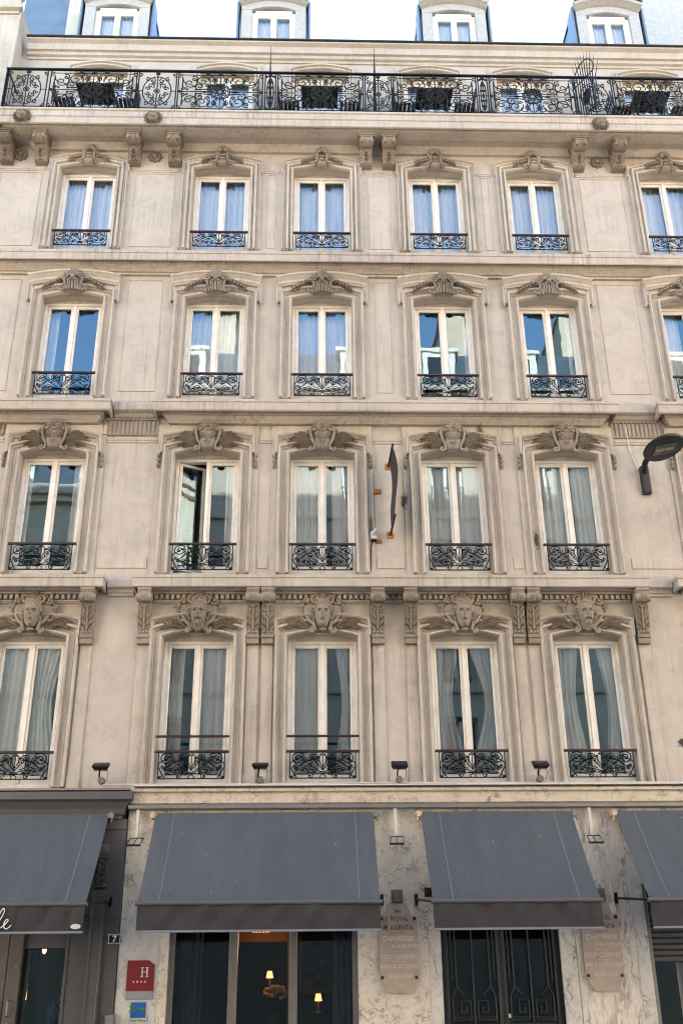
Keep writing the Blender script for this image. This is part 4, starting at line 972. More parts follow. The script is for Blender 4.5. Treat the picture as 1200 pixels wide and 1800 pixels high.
# ------------------------------------------------------------------ awnings
def awning(x0, x1, label, seed, letters=False):
    xm = (x0 + x1) / 2; hw = (x1 - x0) / 2; rnd = random.Random(seed); ph = rnd.uniform(0, 6)
    t = thing('awning', label, 'awning', (xm, 0, 2.6), 'grey awnings over the ground floor')
    zt, zb, yt, yb = 3.845 - 2.6, 2.615 - 2.6, -.16, -1.2
    def fn(i, j):
        x = -hw + 2 * hw * i; sag = .05 * math.sin(math.pi * j) * (1 - .25 * math.cos(2 * math.pi * i)); rip = (.010 * math.sin(i * 9 + ph + j * 2) + .006 * math.sin(i * 23 + 2 * ph - j * 3)) * math.sin(math.pi * j)
        return (x, yt + (yb - yt) * j + sag * .4, zt + (zb - zt) * j - sag * .5 + rip)
    m = MB(); m.grid(fn, 40, 16); m.grid(lambda i, j: tuple(a - b for a, b in zip(fn(i, j), (0, -.004, .004))), 40, 16); m.build('canopy', 'canvas', t, True, fix=False)
    for sx in (-1, 1):
        m = MB(); xs = sx * (hw - .26); pts = [fn((xs + hw) / (2 * hw), j / 12) for j in range(13)]
        for k in range(12):
            a, b = pts[k], pts[k + 1]; m.quad((a[0] - .006, a[1] - .004, a[2] + .004), (a[0] + .006, a[1] - .004, a[2] + .004), (b[0] + .006, b[1] - .004, b[2] + .004), (b[0] - .006, b[1] - .004, b[2] + .004))
        m.build('seam', 'seam', t, fix=False)
    m = MB(); m.tube([(-hw - .03, yb - .01, zb - .012), (hw + .03, yb - .01, zb - .012)], .028, 10); m.build('front_bar', 'canvas' if False else 'greyp', t, True)
    def fv(i, j):
        return (-hw + 2 * hw * i, yb - .012 + (.016 * math.sin(i * 41 + ph + 2.5 * j) + .012 * math.sin(i * 17 + 2 * ph - 2 * j) + .008 * math.sin(i * 83 + 3 * j)) * math.sin(math.pi * min(1, .12 + j * .8)), zb - .03 - .30 * j)
    m = MB(); m.grid(fv, 110, 6); m.build('valance', 'valance', t, True, fix=False)
    m = MB(); m.box(-hw, hw, yb - .032, yb + .008, zb - .352, zb - .326); m.build('hem', 'hem', t)
    for sx in (-1, 1):
        xo = hw + .10 if sx > 0 else -hw - .10
        m = MB(); m.tube([(xo, -.02, zb + .10), (sx * (hw + .0), yb + .02, zb - .01)], .016, 6); m.bbox(xo - .02, xo + .02, -.05, .0, zb + .03, zb + .17); m.build('arm', 'iron', t)
        m = MB(); m.bbox(sx * (hw + .035) - .03, sx * (hw + .035) + .03, -.20, -.02, zt - .05, zt + .03); m.lathe((sx * (hw + .03), -.15, zt - .01), [(.03, -.05), (.03, .05)], 8, 'x'); m.ell((sx * (hw + .05), -.19, zt - .08), (.014, .014, .03), 6, 4); m.build('bracket', 'metal' if sx > 0 else 'warm', t)
    m = MB(); m.tube([(-hw, -.13, zt - .01), (hw, -.13, zt - .01)], .035, 10); m.build('roller', 'greyp', t)
    if letters:
        m = MB(); q = [(-.33, -.26), (-.26, -.24), (-.20, -.14), (-.17, -.05), (-.19, -.03), (-.22, -.08), (-.24, -.18), (-.22, -.255), (-.17, -.235), (-.10, -.13), (-.075, -.05), (-.095, -.03), (-.125, -.08), (-.145, -.18), (-.13, -.255), (-.08, -.24), (-.03, -.19), (-.015, -.165), (-.035, -.155), (-.06, -.19), (-.06, -.24), (-.035, -.265), (.0, -.25), (.03, -.22)]
        pts = smooth2([(x - .14, z) for x, z in q], 4)
        m.tube([(x + LX - xm, yb - .045, zb - .03 + z) for x, z in pts], .0065, 5); m.build('script_lettering', 'signwhite', t)
        m = MB(); m.ell((-2.91 - xm, yb - .04, zb - .03 - .245), (.065, .006, .032), 16, 6); o = m.build('oval_badge', 'whitepl', t)
    return t
LX = -3.59
awning(-4.90, -2.82, 'slate grey awning with white script lettering on its valance over the dark shopfront', 1, True)
awning(-2.17, .88, 'widest slate grey awning, over the glazed hotel entrance', 2)
awning(1.55, 3.69, 'slate grey awning over the black iron double door', 3)
awning(4.32, 7.6, 'slate grey awning cut off by the picture edge, over the roller shutter', 4)

# ------------------------------------------------------------------ lights and small fittings
def floodlight(x, label, tilt):
    t = thing('floodlight', label, 'floodlight', (x, -.10, 4.25), 'floodlights on the ledge below the first floor')
    m = MB(); m.loftrects([(-.125, .125, -.06, .05, -.04), (-.135, .135, -.07, .06, -.02), (-.135, .135, -.07, .06, .0), (-.10, .10, -.05, .04, .05)])
    for k in range(7): m.box(-.10 + k * .03, -.09 + k * .03, .02, .075, -.04, .04)
    h = m.build('lamp_head', 'black', t); h.location = (0, -.17, .25); h.rotation_euler.x = R(tilt); h.scale = (.88, .88, .88)
    g = MB(); g.box(-.115, .115, -.046, -.042, -.055, .045); gl = g.build('lens', plain('dark_lens', (.01, .01, .012), .1), h)
    m = MB(); m.tube([(-.02, -.16, .22), (-.03, -.10, .12), (-.02, -.08, .08)], .012, 5); m.build('yoke', 'iron', t)
    m = MB(); m.lathe((0, -.06, .065), [(.045, -.045), (.05, -.03), (.05, .05)], 14, 'y'); m.build('junction_box', 'boxgrey', t)
    m = MB(); m.tube([(.04, -.09, .05), (.08, -.10, .06), (.10, -.12, .14), (.09, -.15, .21)], .004, 5); m.build('cable', 'black', t)
    return t
floodlight(-2.965, 'black floodlight over the joint between the dark shopfront and the marble', -62)
floodlight(-.72, 'black floodlight tipped almost flat, above the widest awning', -75)
floodlight(1.26, 'black floodlight beside the drainpipe, above the first carved plaque', -50)
floodlight(3.28, 'black floodlight above the awning of the iron door', -58)
m = MB(); m.tube([(-2.95, -.16, 4.262), (-1.2, -.16, 4.258), (-.4, -.165, 4.262), (.3, -.16, 4.256), (.6, -.15, 4.275), (1.3, -.15, 4.27), (3.3, -.15, 4.265), (5.5, -.15, 4.262)], .012, 5)
tag(m.build('cable_run', 'whitepl'), 'thin pale cable lying along the ledge between the floodlights', 'cable')
def wire_lamp(x, label):
    t = thing('sign_lamp', label, 'lamp', (x, 0, 3.5), 'small wire lamps under the marble fascia')
    m = MB(); m.bbox(-.022, .022, -.14, -.10, .03, .42, .005); m.build('conduit', 'whitepl', t)
    m = MB(); P = [(-.075, -.16, .03), (.105, -.16, .03), (.085, -.34, -.08), (-.095, -.34, -.08)]
    for a, b in zip(P, P[1:] + P[:1]): m.tube([a, b], .007, 5)
    m.tube([(.015, -.14, .03), (-.005, -.34, -.08)], .006, 5); m.bbox(-.105, .095, -.36, -.325, -.10, -.075); m.build('frame', 'iron', t)
    return t
wire_lamp(-2.42, 'black wire lamp on a white conduit where the dark shopfront meets the marble')
wire_lamp(1.19, 'black wire lamp on a white conduit above the first carved plaque')
wire_lamp(3.95, 'black wire lamp on a white conduit above the plaque behind the iron-door awning')

def plaque(x, label):
    t = thing('stone_plaque', label, 'plaque', (x, -.012, 1.55), 'carved stone hotel plaques')
    w_ = .262; P = [(-.155, 0), (-.235, .155), (-w_, .155), (-w_, .955), (-.19, .955), (-.12, 1.12), (.12, 1.12), (.19, .955), (w_, .955), (w_, .155), (.235, .155), (.155, 0)]
    m = MB(); m.prism(P, -.045, .012); m.build('slab', 'plaque', t)
    m = MB(); y = -.048
    for s in (-1, 0, 1): m.tube([(0, y, 1.005), (s * .05, y, 1.04 + .02 * (1 - abs(s)))], .004, 4)
    m.box(-.06, .06, y - .002, y + .003, 1.0, 1.006)
    text_mesh(m, 'LE', -.175, .885, .085, y, wid=.85); text_mesh(m, 'R', -.075, .885, .108, y, wid=.85); text_mesh(m, 'OYAL', .055, .885, .088, y, wid=.85)
    text_mesh(m, 'M', -.170, .775, .108, y, wid=.72, bold=.0008); text_mesh(m, 'AGENTA', .050, .775, .092, y, wid=.86, bold=.0008)
    m.box(-.10, .10, y - .001, y + .003, .735, .740); m.build('engraved_lettering', 'cut', t, fix=False)
    m = MB()
    text_mesh(m, 'CHAMBRES', 0, .64, .09, y, bold=.0015, wid=.95); text_mesh(m, 'A LA JOURNÉE', .09, .555, .066, y, bold=.0008, wid=.80); text_mesh(m, 'TOUT CONFORT', 0, .42, .075, y, wid=.85, bold=.0005)
    text_mesh(m, 'BAINS & DOUCHES', 0, .30, .073, y, wid=.80, bold=.0008); text_mesh(m, 'TÉLÉPHONE', 0, .18, .07, y, shear=.25, wid=.90, bold=.0005)
    m.box(-.09, .10, y - .001, y + .003, .51, .514); m.box(-.09, .10, y - .001, y + .003, .385, .389)
    for s in (-1, 0, 1): m.tube([(0, y, .07), (s * .03, y, .11 + .01 * (1 - abs(s)))], .003, 4)
    m.build('painted_lettering', 'faded', t, fix=False)
    for (px, pz) in ((w_ - .035, .92), (-w_ + .035, .92), (w_ - .035, .19), (-w_ + .035, .19)):
        m = MB(); m.lathe((px, -.045, pz), [(.02, -.012), (.022, 0), (.022, .01)], 12, 'y'); m.build('bolt', 'black', t)
    return t
plaque(1.185, 'brown stone plaque with faded white French lettering between the two middle awnings')
plaque(3.945, 'brown stone plaque half hidden behind the iron-door awning, on diagonally veined marble')
for x, lb in ((1.19, 'small rounded grey box right above the fully visible stone plaque'), (3.99, 'small rounded grey box behind the iron-door awning, above the half hidden plaque')):
    m = MB(); m.loftrects([(-.06, .06, -.085, .06, -.09), (-.07, .07, -.095, .07, -.07), (-.072, .072, -.098, .075, .0)]); tag(m.build('sensor_box', 'boxgrey', None, True, (x, -.001, 2.77)), lb, 'box', 'grey sensor boxes')
m = MB(); m.bbox(-.05, .05, -.03, .0, -.06, .06); m.tube([(-.05, -.03, .04), (-.02, -.05, 0), (.05, -.03, -.05)], .008, 5); m.tube([(.05, -.03, .05), (.01, -.05, .01), (-.05, -.03, -.05)], .008, 5)
tag(m.build('cable_box', 'black', None, False, (1.62, -.001, 2.81)), 'small open black socket box on the marble next to the iron-door awning', 'box')
# number, hotel and key signs
t = thing('number_plate', 'dark blue enamel house number 7 on the dark grey pilaster wall', 'number plate', (-2.625, -.052, 2.245))
m = MB(); m.bbox(-.085, .085, -.012, .002, -.062, .062, .004); m.build('plate', 'navy', t)
m = MB(); m.sweep([(-.078, -.055), (-.078, .055), (.078, .055), (.078, -.055)], [(0, -.0125), (0, -.015), (-.006, -.015), (-.006, -.0125)], True); text_mesh(m, '7', 0, -.038, .115, -.015, bold=.002)
for sx in (-1, 1):
    for sz in (-1, 1): m.ell((sx * .08, -.014, sz * .057), (.009, .004, .009), 6, 4)
m.build('numeral', 'signwhite', t, fix=False)
t = thing('hotel_sign', 'dark red hotel rating sign with white H and four stars on pale marble', 'sign', (-2.25, -.014, 1.51))
m = MB(); m.prism([(-.18, .10), (-.18, .47), (.10, .47), (.18, .415), (.18, .10)], -.02, .0); m.build('red_panel', 'red', t)
m = MB(); m.bbox(-.18, .18, -.02, 0, .0, .097, .003); m.build('grey_strip', plain('brushed_sign_metal', (.32, .33, .35), .4, .3), t)
m = MB(); y = -.023
for x in (.02, .085): m.box(x - .009, x + .009, y, y + .004, .265, .385); m.box(x - .022, x + .022, y, y + .004, .265, .272); m.box(x - .022, x + .022, y, y + .004, .378, .385)
m.box(.02, .085, y, y + .004, .322, .331)
for k in range(4):
    cx_ = -.085 + k * .05; m.prism([(cx_ + (.017 if i % 2 == 0 else .007) * math.sin(math.pi * i / 5), .21 + (.017 if i % 2 == 0 else .007) * math.cos(math.pi * i / 5)) for i in range(10)], y, y + .004)
m.build('lettering', 'signwhite', t, fix=False)
t = thing('key_sign', 'blue and green key emblem sign below the red hotel sign', 'sign', (-2.25, -.014, 1.29))
m = MB(); m.bbox(-.115, .115, -.012, 0, -.065, .20, .003); m.build('backing', 'whitepl', t)
m = MB(); m.bbox(-.10, .10, -.015, -.0125, .0, .185, .001); m.build('blue_square', 'blue', t)
m = MB(); m.tube([(-.085 + 0 + .04 * math.cos(a * .35) - .012 + .01, -.018, .11 + .04 * math.sin(a * .35)) for a in range(-7, 8)], .010, 5); m.box(-.045, .095, -.020, -.016, .10, .118); m.box(.05, .075, -.0205, -.0155, .075, .10); m.box(.08, .094, -.0205, -.0155, .085, .10)
text_mesh(m, 'Clef Verte', 0, -.045, .05, -.0145, .002, bold=.001); m.build('key_emblem', 'green', t, fix=False)
m = MB(); m.loftrects([(-.05, .05, -.11, .07, -.09), (-.065, .065, -.12, .085, -.06), (-.065, .065, -.12, .085, .0)]); tag(m.build('wall_light', 'metal', None, True, (-2.60, -.052, 1.26)), 'small grey box light low on the dark shopfront pilaster', 'light')
# things on the second-floor wall
t = thing('banner_sign', 'black cloth banner stretched edge-on between two wall poles at the second floor', 'banner', (1.26, 0, 8.2))
for z, zt in ((0, 0), (1.235, 1.235)):
    m = MB(); m.tube([(0, -.01, z), (.02, -.78, z + .0)], .018, 6); m.build('pole', 'iron', t)
    m = MB(); m.bbox(-.05, .05, -.014, 0, z - .06, z + .06); m.build('base_plate', 'rust', t)
def bf(i, j): return (.012 + .05 * math.sin(math.pi * j) * (.3 + i) - .02 * math.sin(2 * math.pi * j), -.12 - .62 * i, 0 + 1.235 * j)
m = MB(); m.grid(bf, 10, 16); m.grid(lambda i, j: tuple(a + b for a, b in zip(bf(i, j), (.004, 0, 0))), 10, 16); m.build('cloth', plain('black_banner_cloth', (.014, .014, .016), .55, 0, .3, 12), t, True, fix=False)
m = MB(); m.bbox(-.07, .07, -.012, 0, -.05, .05); m.bbox(-.05, .05, -.03, -.012, -.03, .03)
for sx in (-1, 1): m.lathe((sx * .055, -.015, .02), [(.01, -.01), (.01, .01)], 6, 'y')
tag(m.build('rusty_bracket', 'rust', None, False, (1.055, -.001, 8.97)), 'rusty empty iron bracket on the wall left of the banner', 'bracket')
t = thing('twilight_sensor', 'small white sensor with a black cable on the wall below the rusty bracket', 'sensor', (.99, 0, 8.15))
m = MB(); m.bbox(-.05, .05, -.10, 0, -.05, .08, .01); m.tube([(-.02, -.11, .03), (.05, -.16, .09)], .03, 8); m.build('housing', 'whitepl', t, True)
m = MB(); m.bbox(-.045, .045, -.095, 0, -.075, -.052); m.tube([(-.02, -.03, -.07), (-.05, -.03, -.18), (-.055, -.02, -.62)], .012, 5); m.build('base', 'black', t)
m = MB(); m.bbox(.03, .13, -.012, 0, -.10, -.03); m.build('fixing_plate', 'rust', t)
m = MB(); pts = [(.905 + .008 * math.sin(z * 7), -.022, z) for z in [4.26 + .12 * k for k in range(24)]]; m.tube(pts, .006, 5)
for k in range(0, 24, 3): m.box(.897, .917, -.03, -.0, pts[k][2] - .01, pts[k][2] + .01)
tag(m.build('wall_cable', 'boxgrey'), 'dark cable clipped upright to the wall beside a first-floor pilaster', 'cable')
m = MB(); m.tube([(5.42, -.005, 9.41), (5.35, -.03, 9.62), (5.31, -.04, 9.86), (5.30, -.045, 10.2)], .010, 5)
tag(m.build('lamp_cable', 'whitepl'), 'thin pale cable running up the wall from the street lamp to the fluted frieze', 'cable')
# street lamp on the wall
t = thing('street_lamp', 'black wall-mounted street lamp with a flat oval head', 'street lamp', (5.50, 0, 9.0))
m = MB(); m.loftrects([(-.05, .05, -.06, .36, -.12), (-.065, .065, -.07, .42, -.10), (-.065, .065, -.07, .42, 0)]); m.build('wall_box', 'black', t)
m = MB(); m.tube([(-.02, -.10, .30), (-.03, -.22, .40), (-.02, -.55, .46), (-.0, -.80, .44), (0, -1.0, .40)], [.055, .05, .045, .045, .05], 8); m.build('arm', 'black', t, True)
m = MB(); m.lathe((0, 0, 0), [(.05, .10), (.20, .075), (.30, .03), (.335, -.01), (.32, -.035), (.29, -.04), (.05, -.042)], 28); hd = m.build('lamp_head', 'black', t, True, (.0, -1.05, .26)); hd.rotation_euler = (R(-10), R(-11), 0)
m = MB(); m.box(-.17, .17, -.12, .12, -.05, -.043); ln = m.build('lens', plain('lamp_glass', (.10, .10, .085), .2), hd)
m = MB(); m.box(-.15, -.01, -.03, .03, -.056, -.0505); m.box(.01, .15, -.03, .03, -.056, -.0505); m.build('diode_strip', plain('diode_panel', (.26, .25, .19), .4), hd)
m = MB(); m.bbox(-.06, .06, -.06, .06, .07, .16, .01); m.build('spigot', 'black', hd)

# ------------------------------------------------------------------ balcony furniture and spiked dividers
def table(x, label):
    t = thing('garden_table', label, 'table', (x, -.30, 16.71), 'black tables on the top balcony')
    m = MB(); m.bbox(-.35, .35, -.26, .26, .70, .73); m.build('tabletop', 'black', t)
    for sx in (-1, 1): m = MB(); m.tube([(sx * .28, -.2, 0), (-sx * .05 + sx * .28, .2, .70)], .014, 5); m.tube([(sx * .28, .2, 0), (sx * .23, -.2, .70)], .014, 5); m.build('leg', 'black', t)
    return t
def chair(x, face_, label):
    t = thing('garden_chair', label, 'chair', (x, -.27, 16.71), 'black slatted chairs on the top balcony'); f = face_
    m = MB()
    for k in range(5): m.bbox(-.19 + k * .08, -.13 + k * .08, -.19, .19, .42, .445)
    m.build('seat', 'black', t)
    m = MB()
    for k in range(5): y = -.17 + k * .085; m.tube([(-f * .19, y, .44), (-f * .23, y, .84)], .016, 5)
    m.tube([(-f * .21, -.19, .60), (-f * .21, .19, .60)], .013, 5); m.build('backrest', 'black', t)
    for sx in (-1, 1):
        for sy in (-1, 1): m = MB(); m.tube([(sx * .18, sy * .17, 0), (sx * .18, sy * .17, .42)], .014, 5); m.build('leg', 'black', t)
    return t
for x, w_ in ((-4.20, 'first'), (.13, 'second'), (2.36, 'third'), (6.62, 'last')):
    table(x, 'black square table on the balcony behind the %s round railing medallion with furniture' % {'first': 'first', 'second': 'second', 'third': 'third', 'last': 'fourth'}[w_])
    for f in (1, -1): chair(x - f * .58, f, 'black slatted chair on the %s side of the %s balcony table' % ('left' if f > 0 else 'right', w_))
def spikes(x, ang, label, n, top):
    t = thing('spiked_divider', label, 'spiked divider', (x, -.62, 16.70), 'spiked iron dividers on the top balcony')
    m = MB()
    for k in range(n):
        q = k / (n - 1); yy = .05 + .52 * q if ang == 0 else -.30 + .62 * q
        h = top - (.55 * q if ang == 0 else 1.1 * (abs(q - .55)) ** 2 * 2.0)
        m.tube([(0, yy, 0), (0, yy, h * .7), (0, yy + (0 if ang == 0 else (yy - .0) * .45), h)], [.013, .012, .003], 5)
    m.tube([(0, .05 if ang == 0 else -.3, .95), (0, .57 if ang == 0 else .32, 1.0)], .012, 5); m.tube([(0, .05 if ang == 0 else -.3, .1), (0, .57 if ang == 0 else .32, .1)], .012, 5)
    if ang: m.tube([(0, -.30 + .31 * (1 - math.cos(a * .314)), 1.0 + .42 * math.sin(a * .314)) for a in range(11)], .012, 5)
    m.build('spike_grille', 'iron', t)
    m = MB(); m.ell((0, .25 if ang == 0 else 0, .5), (.012, .12, .2), 8, 5); m.build('plaque_boss', 'iron', t)
    return t
spikes(-.835, 0, 'thin spiked iron divider seen edge-on between the first two furnished medallions', 7, 1.78)
spikes(1.20, 0, 'spiked iron divider seen edge-on, beside the third balcony table', 7, 1.78)
spikes(5.28, 1, 'fan of curved iron spikes spreading above the railing near the last balcony table', 11, 1.72).rotation_euler.z = R(24)

# ------------------------------------------------------------------ things inside the ground floor
t = thing('chandelier', 'amber glowing crystal chandelier hanging inside the hotel entrance', 'chandelier', (-.74, 1.6, 2.55))
m = MB()
for k in range(5):
    rr, zz = .30 - .045 * k, -.03 - .028 * k
    for q in range(30 - 4 * k): a = 2 * math.pi * q / (30 - 4 * k); m.ell((rr * math.cos(a), rr * math.sin(a), zz), (.014, .014, .017), 5, 3)
m.build('crystals', 'glowdim', t)
m = MB(); m.lathe((0, 0, 0), [(.30, .02), (.31, .0), (.30, -.02)], 20); m.tube([(0, 0, 0), (0, 0, 1.2)], .012, 5); m.build('ring', 'metal', t)
ld = bpy.data.lights.new('chandelier_light', 'POINT'); ld.energy = 2.2; ld.color = (1, .50, .22); ld.shadow_soft_size = .2; lo_ = bpy.data.objects.new('chandelier_light', ld); COL.objects.link(lo_); lo_.parent = t; lo_.location = (0, 0, -.35)
t = thing('flower_vase', 'vase of yellow flowers on the reception counter behind the entrance glass', 'flowers', (-.52, 1.7, 1.10))
m = MB(); m.lathe((0, 0, 0), [(.06, 0), (.08, .1), (.05, .25), (.07, .3)], 12); m.build('vase', 'black', t, True)
m = MB(); rnd = random.Random(3)
for k in range(60): a = rnd.uniform(0, 6.28); b = rnd.uniform(0, 1); rr = .17 * math.sqrt(b); m.ell((rr * math.cos(a), rr * math.sin(a) * .8, .42 + .10 * math.cos(b * 1.5) + rnd.uniform(-.04, .04)), (.035, .035, .03), 6, 4)
m.build('blossoms', 'gold', t)
for x, y, z, lb in ((.12, 1.8, 1.30, 'small added glowing lamp on the counter behind the entrance glass by the framed print'), (-.62, 2.2, 1.62, 'small added warm glow deep in the lobby above the yellow flowers')):  # invented lamps, added to give the lobby warm glints
    q = thing('added_lobby_lamp', lb, 'lamp', (x, y, z)); m = MB(); m.lathe((0, 0, 0), [(.05, .0), (.02, .02), (.015, .16)], 10); m.build('base', 'metal', q)
    m = MB(); m.lathe((0, 0, 0), [(.055, .15), (.035, .25)], 12); m.build('lamp_shade', 'glowdim', q, True)
m = MB(); m.box(-1.2, 1.1, 1.55, 2.1, .01, 1.1); m.box(.0, .24, 1.7, 1.95, 1.1, 1.298); tag(m.build('reception_counter', 'brown'), 'dark counter behind the hotel entrance glass under the yellow flowers', 'counter')
t = thing('picture_frame', 'framed print in a thin warm wooden frame on the lobby wall behind glass', 'picture', (.30, 4.95, 2.2))
m = MB(); m.sweep([(-.45, -.6), (-.45, .6), (.45, .6), (.45, -.6)], [(0, .02), (0, -.04), (.05, -.04), (.05, .02)], True); m.build('frame', plain('wood_frame', (.20, .09, .04), .5), t)
m = MB(); m.box(-.45, .45, -.01, .02, -.6, .6); m.build('print', plain('dark_print', (.09, .08, .07), .7, 0, .5, 6), t)
for x, y, z, lb in ((-3.98, 1.2, 1.49, 'table lamp with a lit orange shade behind the shop window glass'),):
    t = thing('table_lamp', lb, 'lamp', (x, y, z)); m = MB(); m.lathe((0, 0, 0), [(.055, .02), (.04, .20)], 16); m.build('lamp_shade', 'glowdim', t, True)
    m = MB(); m.lathe((0, 0, 0), [(.06, -.45), (.03, -.4), (.02, .05)], 10); m.build('base', 'metal', t)
    m = MB(); m.lathe((0, 0, 0), [(.02, .195), (.05, .215), (.02, .22)], 10); m.build('bulb_glow', 'glow', t)
m = MB(); m.lathe((0, 0, 0), [(.008, .06), (.03, .0), (.025, -.03), (.008, -.05)], 10); m.tube([(0, 0, .05), (0, 0, 1.4)], .004, 4)
tag(m.build('pendant_bulb', 'glow', None, True, (-3.84, 1.2, 2.16)), 'bare orange pendant bulb hanging in the shop behind its window', 'lamp')
m = MB(); m.box(-4.5, -3.3, 1.1, 1.7, .01, 1.02); tag(m.build('shop_table', 'brown'), 'dark table in the shop carrying the lit orange lamp', 'table')

# person behind the shop window
def skinned(name, joints, edges_, mat, parent=None, sub=2):
    me = bpy.data.meshes.new(name); me.from_pydata([j[0] for j in joints], edges_, []); o = bpy.data.objects.new(name, me); COL.objects.link(o)
    md = o.modifiers.new('skin', 'SKIN'); ss = o.modifiers.new('sub', 'SUBSURF'); ss.levels = sub; ss.render_levels = sub
    for v, j in zip(me.skin_vertices[0].data, joints): v.radius = (j[1], j[2] if len(j) > 2 else j[1])
    me.skin_vertices[0].data[0].use_root = True; me.materials.append(M[mat]); o.parent = parent; return o
px, py = -3.36, .62
J = [((0, 0, .92), .15, .11), ((0, 0, 1.15), .14, .11), ((0, .0, 1.38), .17, .11), ((0, -.01, 1.52), .055, .055), ((0, -.04, 1.64), .085, .095), ((0, -.04, 1.74), .07, .085),
     ((-.20, 0, 1.42), .06), ((-.27, -.05, 1.16), .048), ((-.20, -.26, 1.05), .038), ((.20, 0, 1.42), .06), ((.28, -.03, 1.16), .048), ((.22, -.22, 1.04), .038),
     ((-.10, 0, .86), .09), ((-.11, -.02, .48), .062), ((-.11, .02, .08), .042), ((-.12, -.14, .05), .04), ((.10, 0, .86), .09), ((.11, -.02, .48), .062), ((.11, .02, .08), .042), ((.12, -.14, .05), .04)]
Ed = [(0, 1), (1, 2), (2, 3), (3, 4), (4, 5), (2, 6), (6, 7), (7, 8), (2, 9), (9, 10), (10, 11), (0, 12), (12, 13), (13, 14), (14, 15), (0, 16), (16, 17), (17, 18), (18, 19)]
pe = skinned('person', J, Ed, 'skin'); pe.location = (px, py, .01); pe.rotation_euler.z = R(55)
tag(pe, 'person in a grey-blue cap and blue jacket standing behind the shop window', 'person')
J2 = [((0, 0, .95), .17, .13), ((0, 0, 1.15), .165, .13), ((0, 0, 1.38), .195, .13), ((0, -.005, 1.49), .075, .075), ((-.20, 0, 1.42), .078), ((-.27, -.05, 1.16), .066), ((-.215, -.20, 1.08), .054), ((.20, 0, 1.42), .078), ((.28, -.03, 1.16), .066), ((.235, -.17, 1.08), .054)]
skinned('jacket', J2, [(0, 1), (1, 2), (2, 3), (2, 4), (4, 5), (5, 6), (2, 7), (7, 8), (8, 9)], 'denim', pe)
J3 = [((0, 0, .95), .16, .125), ((-.10, 0, .84), .105), ((-.11, -.02, .48), .078), ((-.11, .02, .12), .06), ((.10, 0, .84), .105), ((.11, -.02, .48), .078), ((.11, .02, .12), .06)]
skinned('trousers', J3, [(0, 1), (1, 2), (2, 3), (0, 4), (4, 5), (5, 6)], 'black', pe)
m = MB(); m.ell((0, -.035, 1.735), (.098, .115, .085), 16, 10); m.ell((0, -.15, 1.705), (.075, .09, .012), 12, 5); m.build('cap', 'capcl', pe, True)
m = MB(); m.ell((-.03, -.125, 1.655), (.011, .008, .007), 6, 4); m.ell((.03, -.125, 1.655), (.011, .008, .007), 6, 4); m.build('eyes', 'black', pe)
m = MB(); m.ell((0, -.142, 1.625), (.014, .022, .022), 8, 5)
for sx in (-1, 1): m.ell((sx * .086, -.03, 1.64), (.012, .022, .03), 6, 5)
m.ell((0, -.125, 1.585), (.024, .01, .007), 8, 4); m.build('nose_ears_and_lips', 'skin', pe, True)
for sx, hx, hy in ((-1, -.19, -.28), (1, .21, -.24)):
    m = MB(); m.ell((hx, hy - .03, 1.035), (.035, .05, .02), 8, 6)
    for k in range(4): m.tube([(hx - .027 + k * .018, hy - .07, 1.035), (hx - .027 + k * .018, hy - .115, 1.03), (hx - .027 + k * .018, hy - .135 + .006 * abs(k - 1.5), 1.005)], [.009, .008, .006], 6)
    m.tube([(hx - sx * .03, hy - .02, 1.035), (hx - sx * .055, hy - .06, 1.03), (hx - sx * .055, hy - .085, 1.02)], [.011, .009, .007], 6); m.build('hand', 'skin', pe, True)

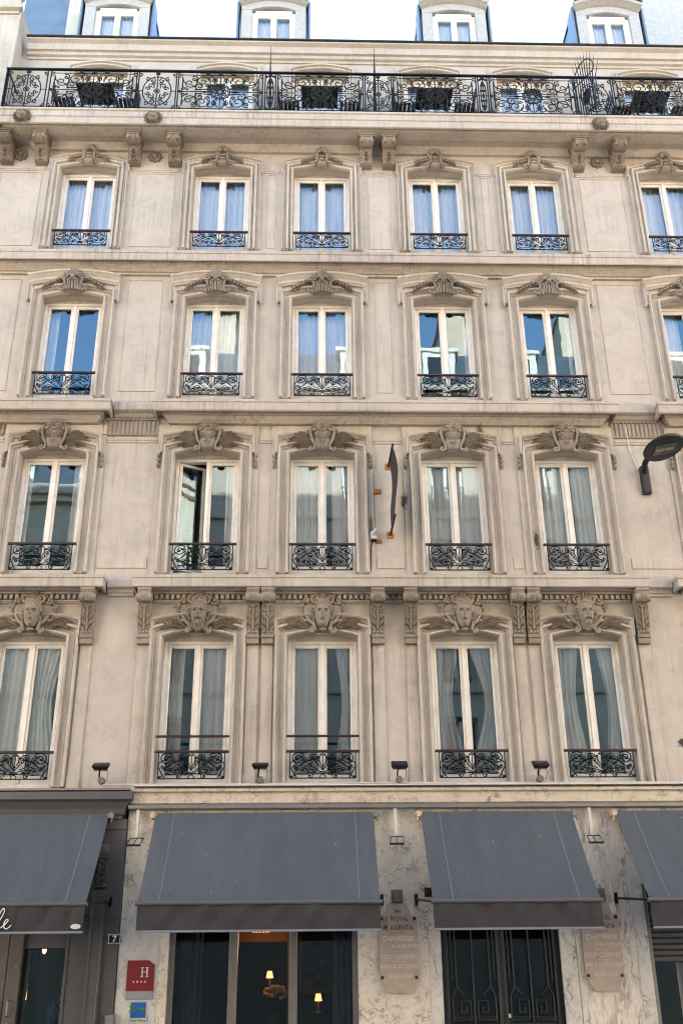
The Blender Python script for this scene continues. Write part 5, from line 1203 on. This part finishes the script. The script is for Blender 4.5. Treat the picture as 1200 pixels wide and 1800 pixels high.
# ------------------------------------------------------------------ houses across the street (middle three mirrored in the glass, outer two added for bounced sun)
def house(x0, x1, zc, zr, mat, label, cat='building', dy=0.0, chim=None):
    xm = (x0 + x1) / 2; hw = (x1 - x0) / 2; Y = -17.0 - dy
    t = thing('opposite_house', label, cat, (xm, Y, 0), 'houses across the street')
    n = max(2, int((x1 - x0) / 2.6)); xs = [-hw + (k + .5) * 2 * hw / n for k in range(n)]
    zs = [4.4 + 3.1 * k for k in range(int((zc - 4.4 - 1.8) / 3.1) + 1)]
    m = MB(); prev = 0
    for z in zs:
        m.box(-hw, hw, -.4, 0, prev, z); prev = z + 2.0
        ed = [-hw] + [e for x in xs for e in (x - .55, x + .55)] + [hw]
        for k in range(0, len(ed), 2): m.box(ed[k], ed[k + 1], -.4, 0, z, z + 2.0)
    m.box(-hw, hw, -.4, 0, prev, zc); m.box(-hw, -hw + .3, -9, -.402, 0, zc); m.box(hw - .3, hw, -9, -.402, 0, zc); m.box(-hw, hw, -9.2, -9.01, 0, zc)
    m.build('wall', mat, t)
    m = MB()
    for z in zs: m.box(-hw, hw, 0.002, .14, z - .35, z - .12)
    m.box(-hw, hw, .003, .45, zc - .35, zc); m.box(-hw, hw, .003, .25, zc - .6, zc - .352)
    for z in zs:
        for x in xs:
            m.sweep([(x - .55, z), (x - .55, z + 2.0), (x + .55, z + 2.0), (x + .55, z)], [(0, 0), (0, .05), (.16, .05), (.16, 0)])
    m.build('cornice', mat, t)
    for z in zs:
        for x in xs:
            m = MB()
            m.box(x - .55, x - .47, -.25, -.18, z, z + 2); m.box(x + .47, x + .55, -.25, -.18, z, z + 2); m.box(x - .06, x + .06, -.25, -.18, z, z + 2); m.box(x - .47, x + .47, -.25, -.18, z + 1.9, z + 2); wf = m.build('window', 'white', t)
            g = MB(); g.box(x - .5, x + .5, -.24, -.23, z, z + 1.95); g.build('pane', plain_glass, wf)
    for z in zs[-2:]:
        m = MB()
        for x in xs:
            for k in range(12): m.tube([(x - .55 + k * .1, .1, z + .05), (x - .55 + k * .1, .1, z + .85)], .012, 4)
            m.box(x - .6, x + .6, .08, .12, z + .85, z + .9)
        m.build('balcony_railing', 'iron', t)
    m = MB(); m.prismx([(.1, zc + .01), (-.9, zr - .6), (-4.6, zr), (-8.5, zr - .6), (-9.2, zc + .01)], -hw, hw); m.build('roof', 'zinc', t)
    for k, x in enumerate(xs):
        m = MB(); m.box(x - .6, x + .6, -1.4, -.25, zc + .05, zc + 1.9); m.box(x - .75, x + .75, -1.5, -.15, zc + 1.9, zc + 2.05); dm_ = m.build('dormer', 'white', t)
        g = MB(); g.box(x - .4, x + .4, -.25, -.24, zc + .35, zc + 1.7); g.build('pane', plain_glass, dm_)
    for x in ([c - xm for c in chim] if chim else (-hw + .5, hw - .5)):
        m = MB(); m.box(x - .45, x + .45, -4.2, -1.2, zc - .5, zr + 1.5); m.box(x - .55, x + .55, -4.3, -1.1, zr + 1.5, zr + 1.65); ch = m.build('chimney', mat, t)
        for k in range(4): m = MB(); m.lathe((x, -1.6 - k * .7, zr + 1.65), [(.16, 0), (.13, .5)], 10); m.build('chimney_pot', 'terra', ch)
plain_glass = plain('dark_reflective_glass', (.03, .035, .04), .03, 0, .1, 1)
house(6.4, 24, 21.6, 24.5, 'opp', 'cream house opposite with dormers and chimneys, mirrored in the windows', chim=(10.3, 23))
house(-6.2, 6.35, 21.7, 24.5, 'opp2', 'pinkish house opposite with zinc mansard, mirrored in the middle windows', chim=(-3.45, 5.6))
house(-26, -6.25, 17.6, 19.8, 'opp', 'lower cream house opposite, mirrored in the windows near the dark shopfront')
house(24.05, 44, 19.5, 22.5, 'opp2', 'added unseen pinkish house opposite, farthest along the street past the cream one')  # out of view, added so its sunlit wall bounces warm light
house(-46, -26.05, 19.0, 22.0, 'opp2', 'added unseen pinkish house opposite, farthest along past the lower cream one')  # likewise unseen, put in for warm bounce onto the hotel
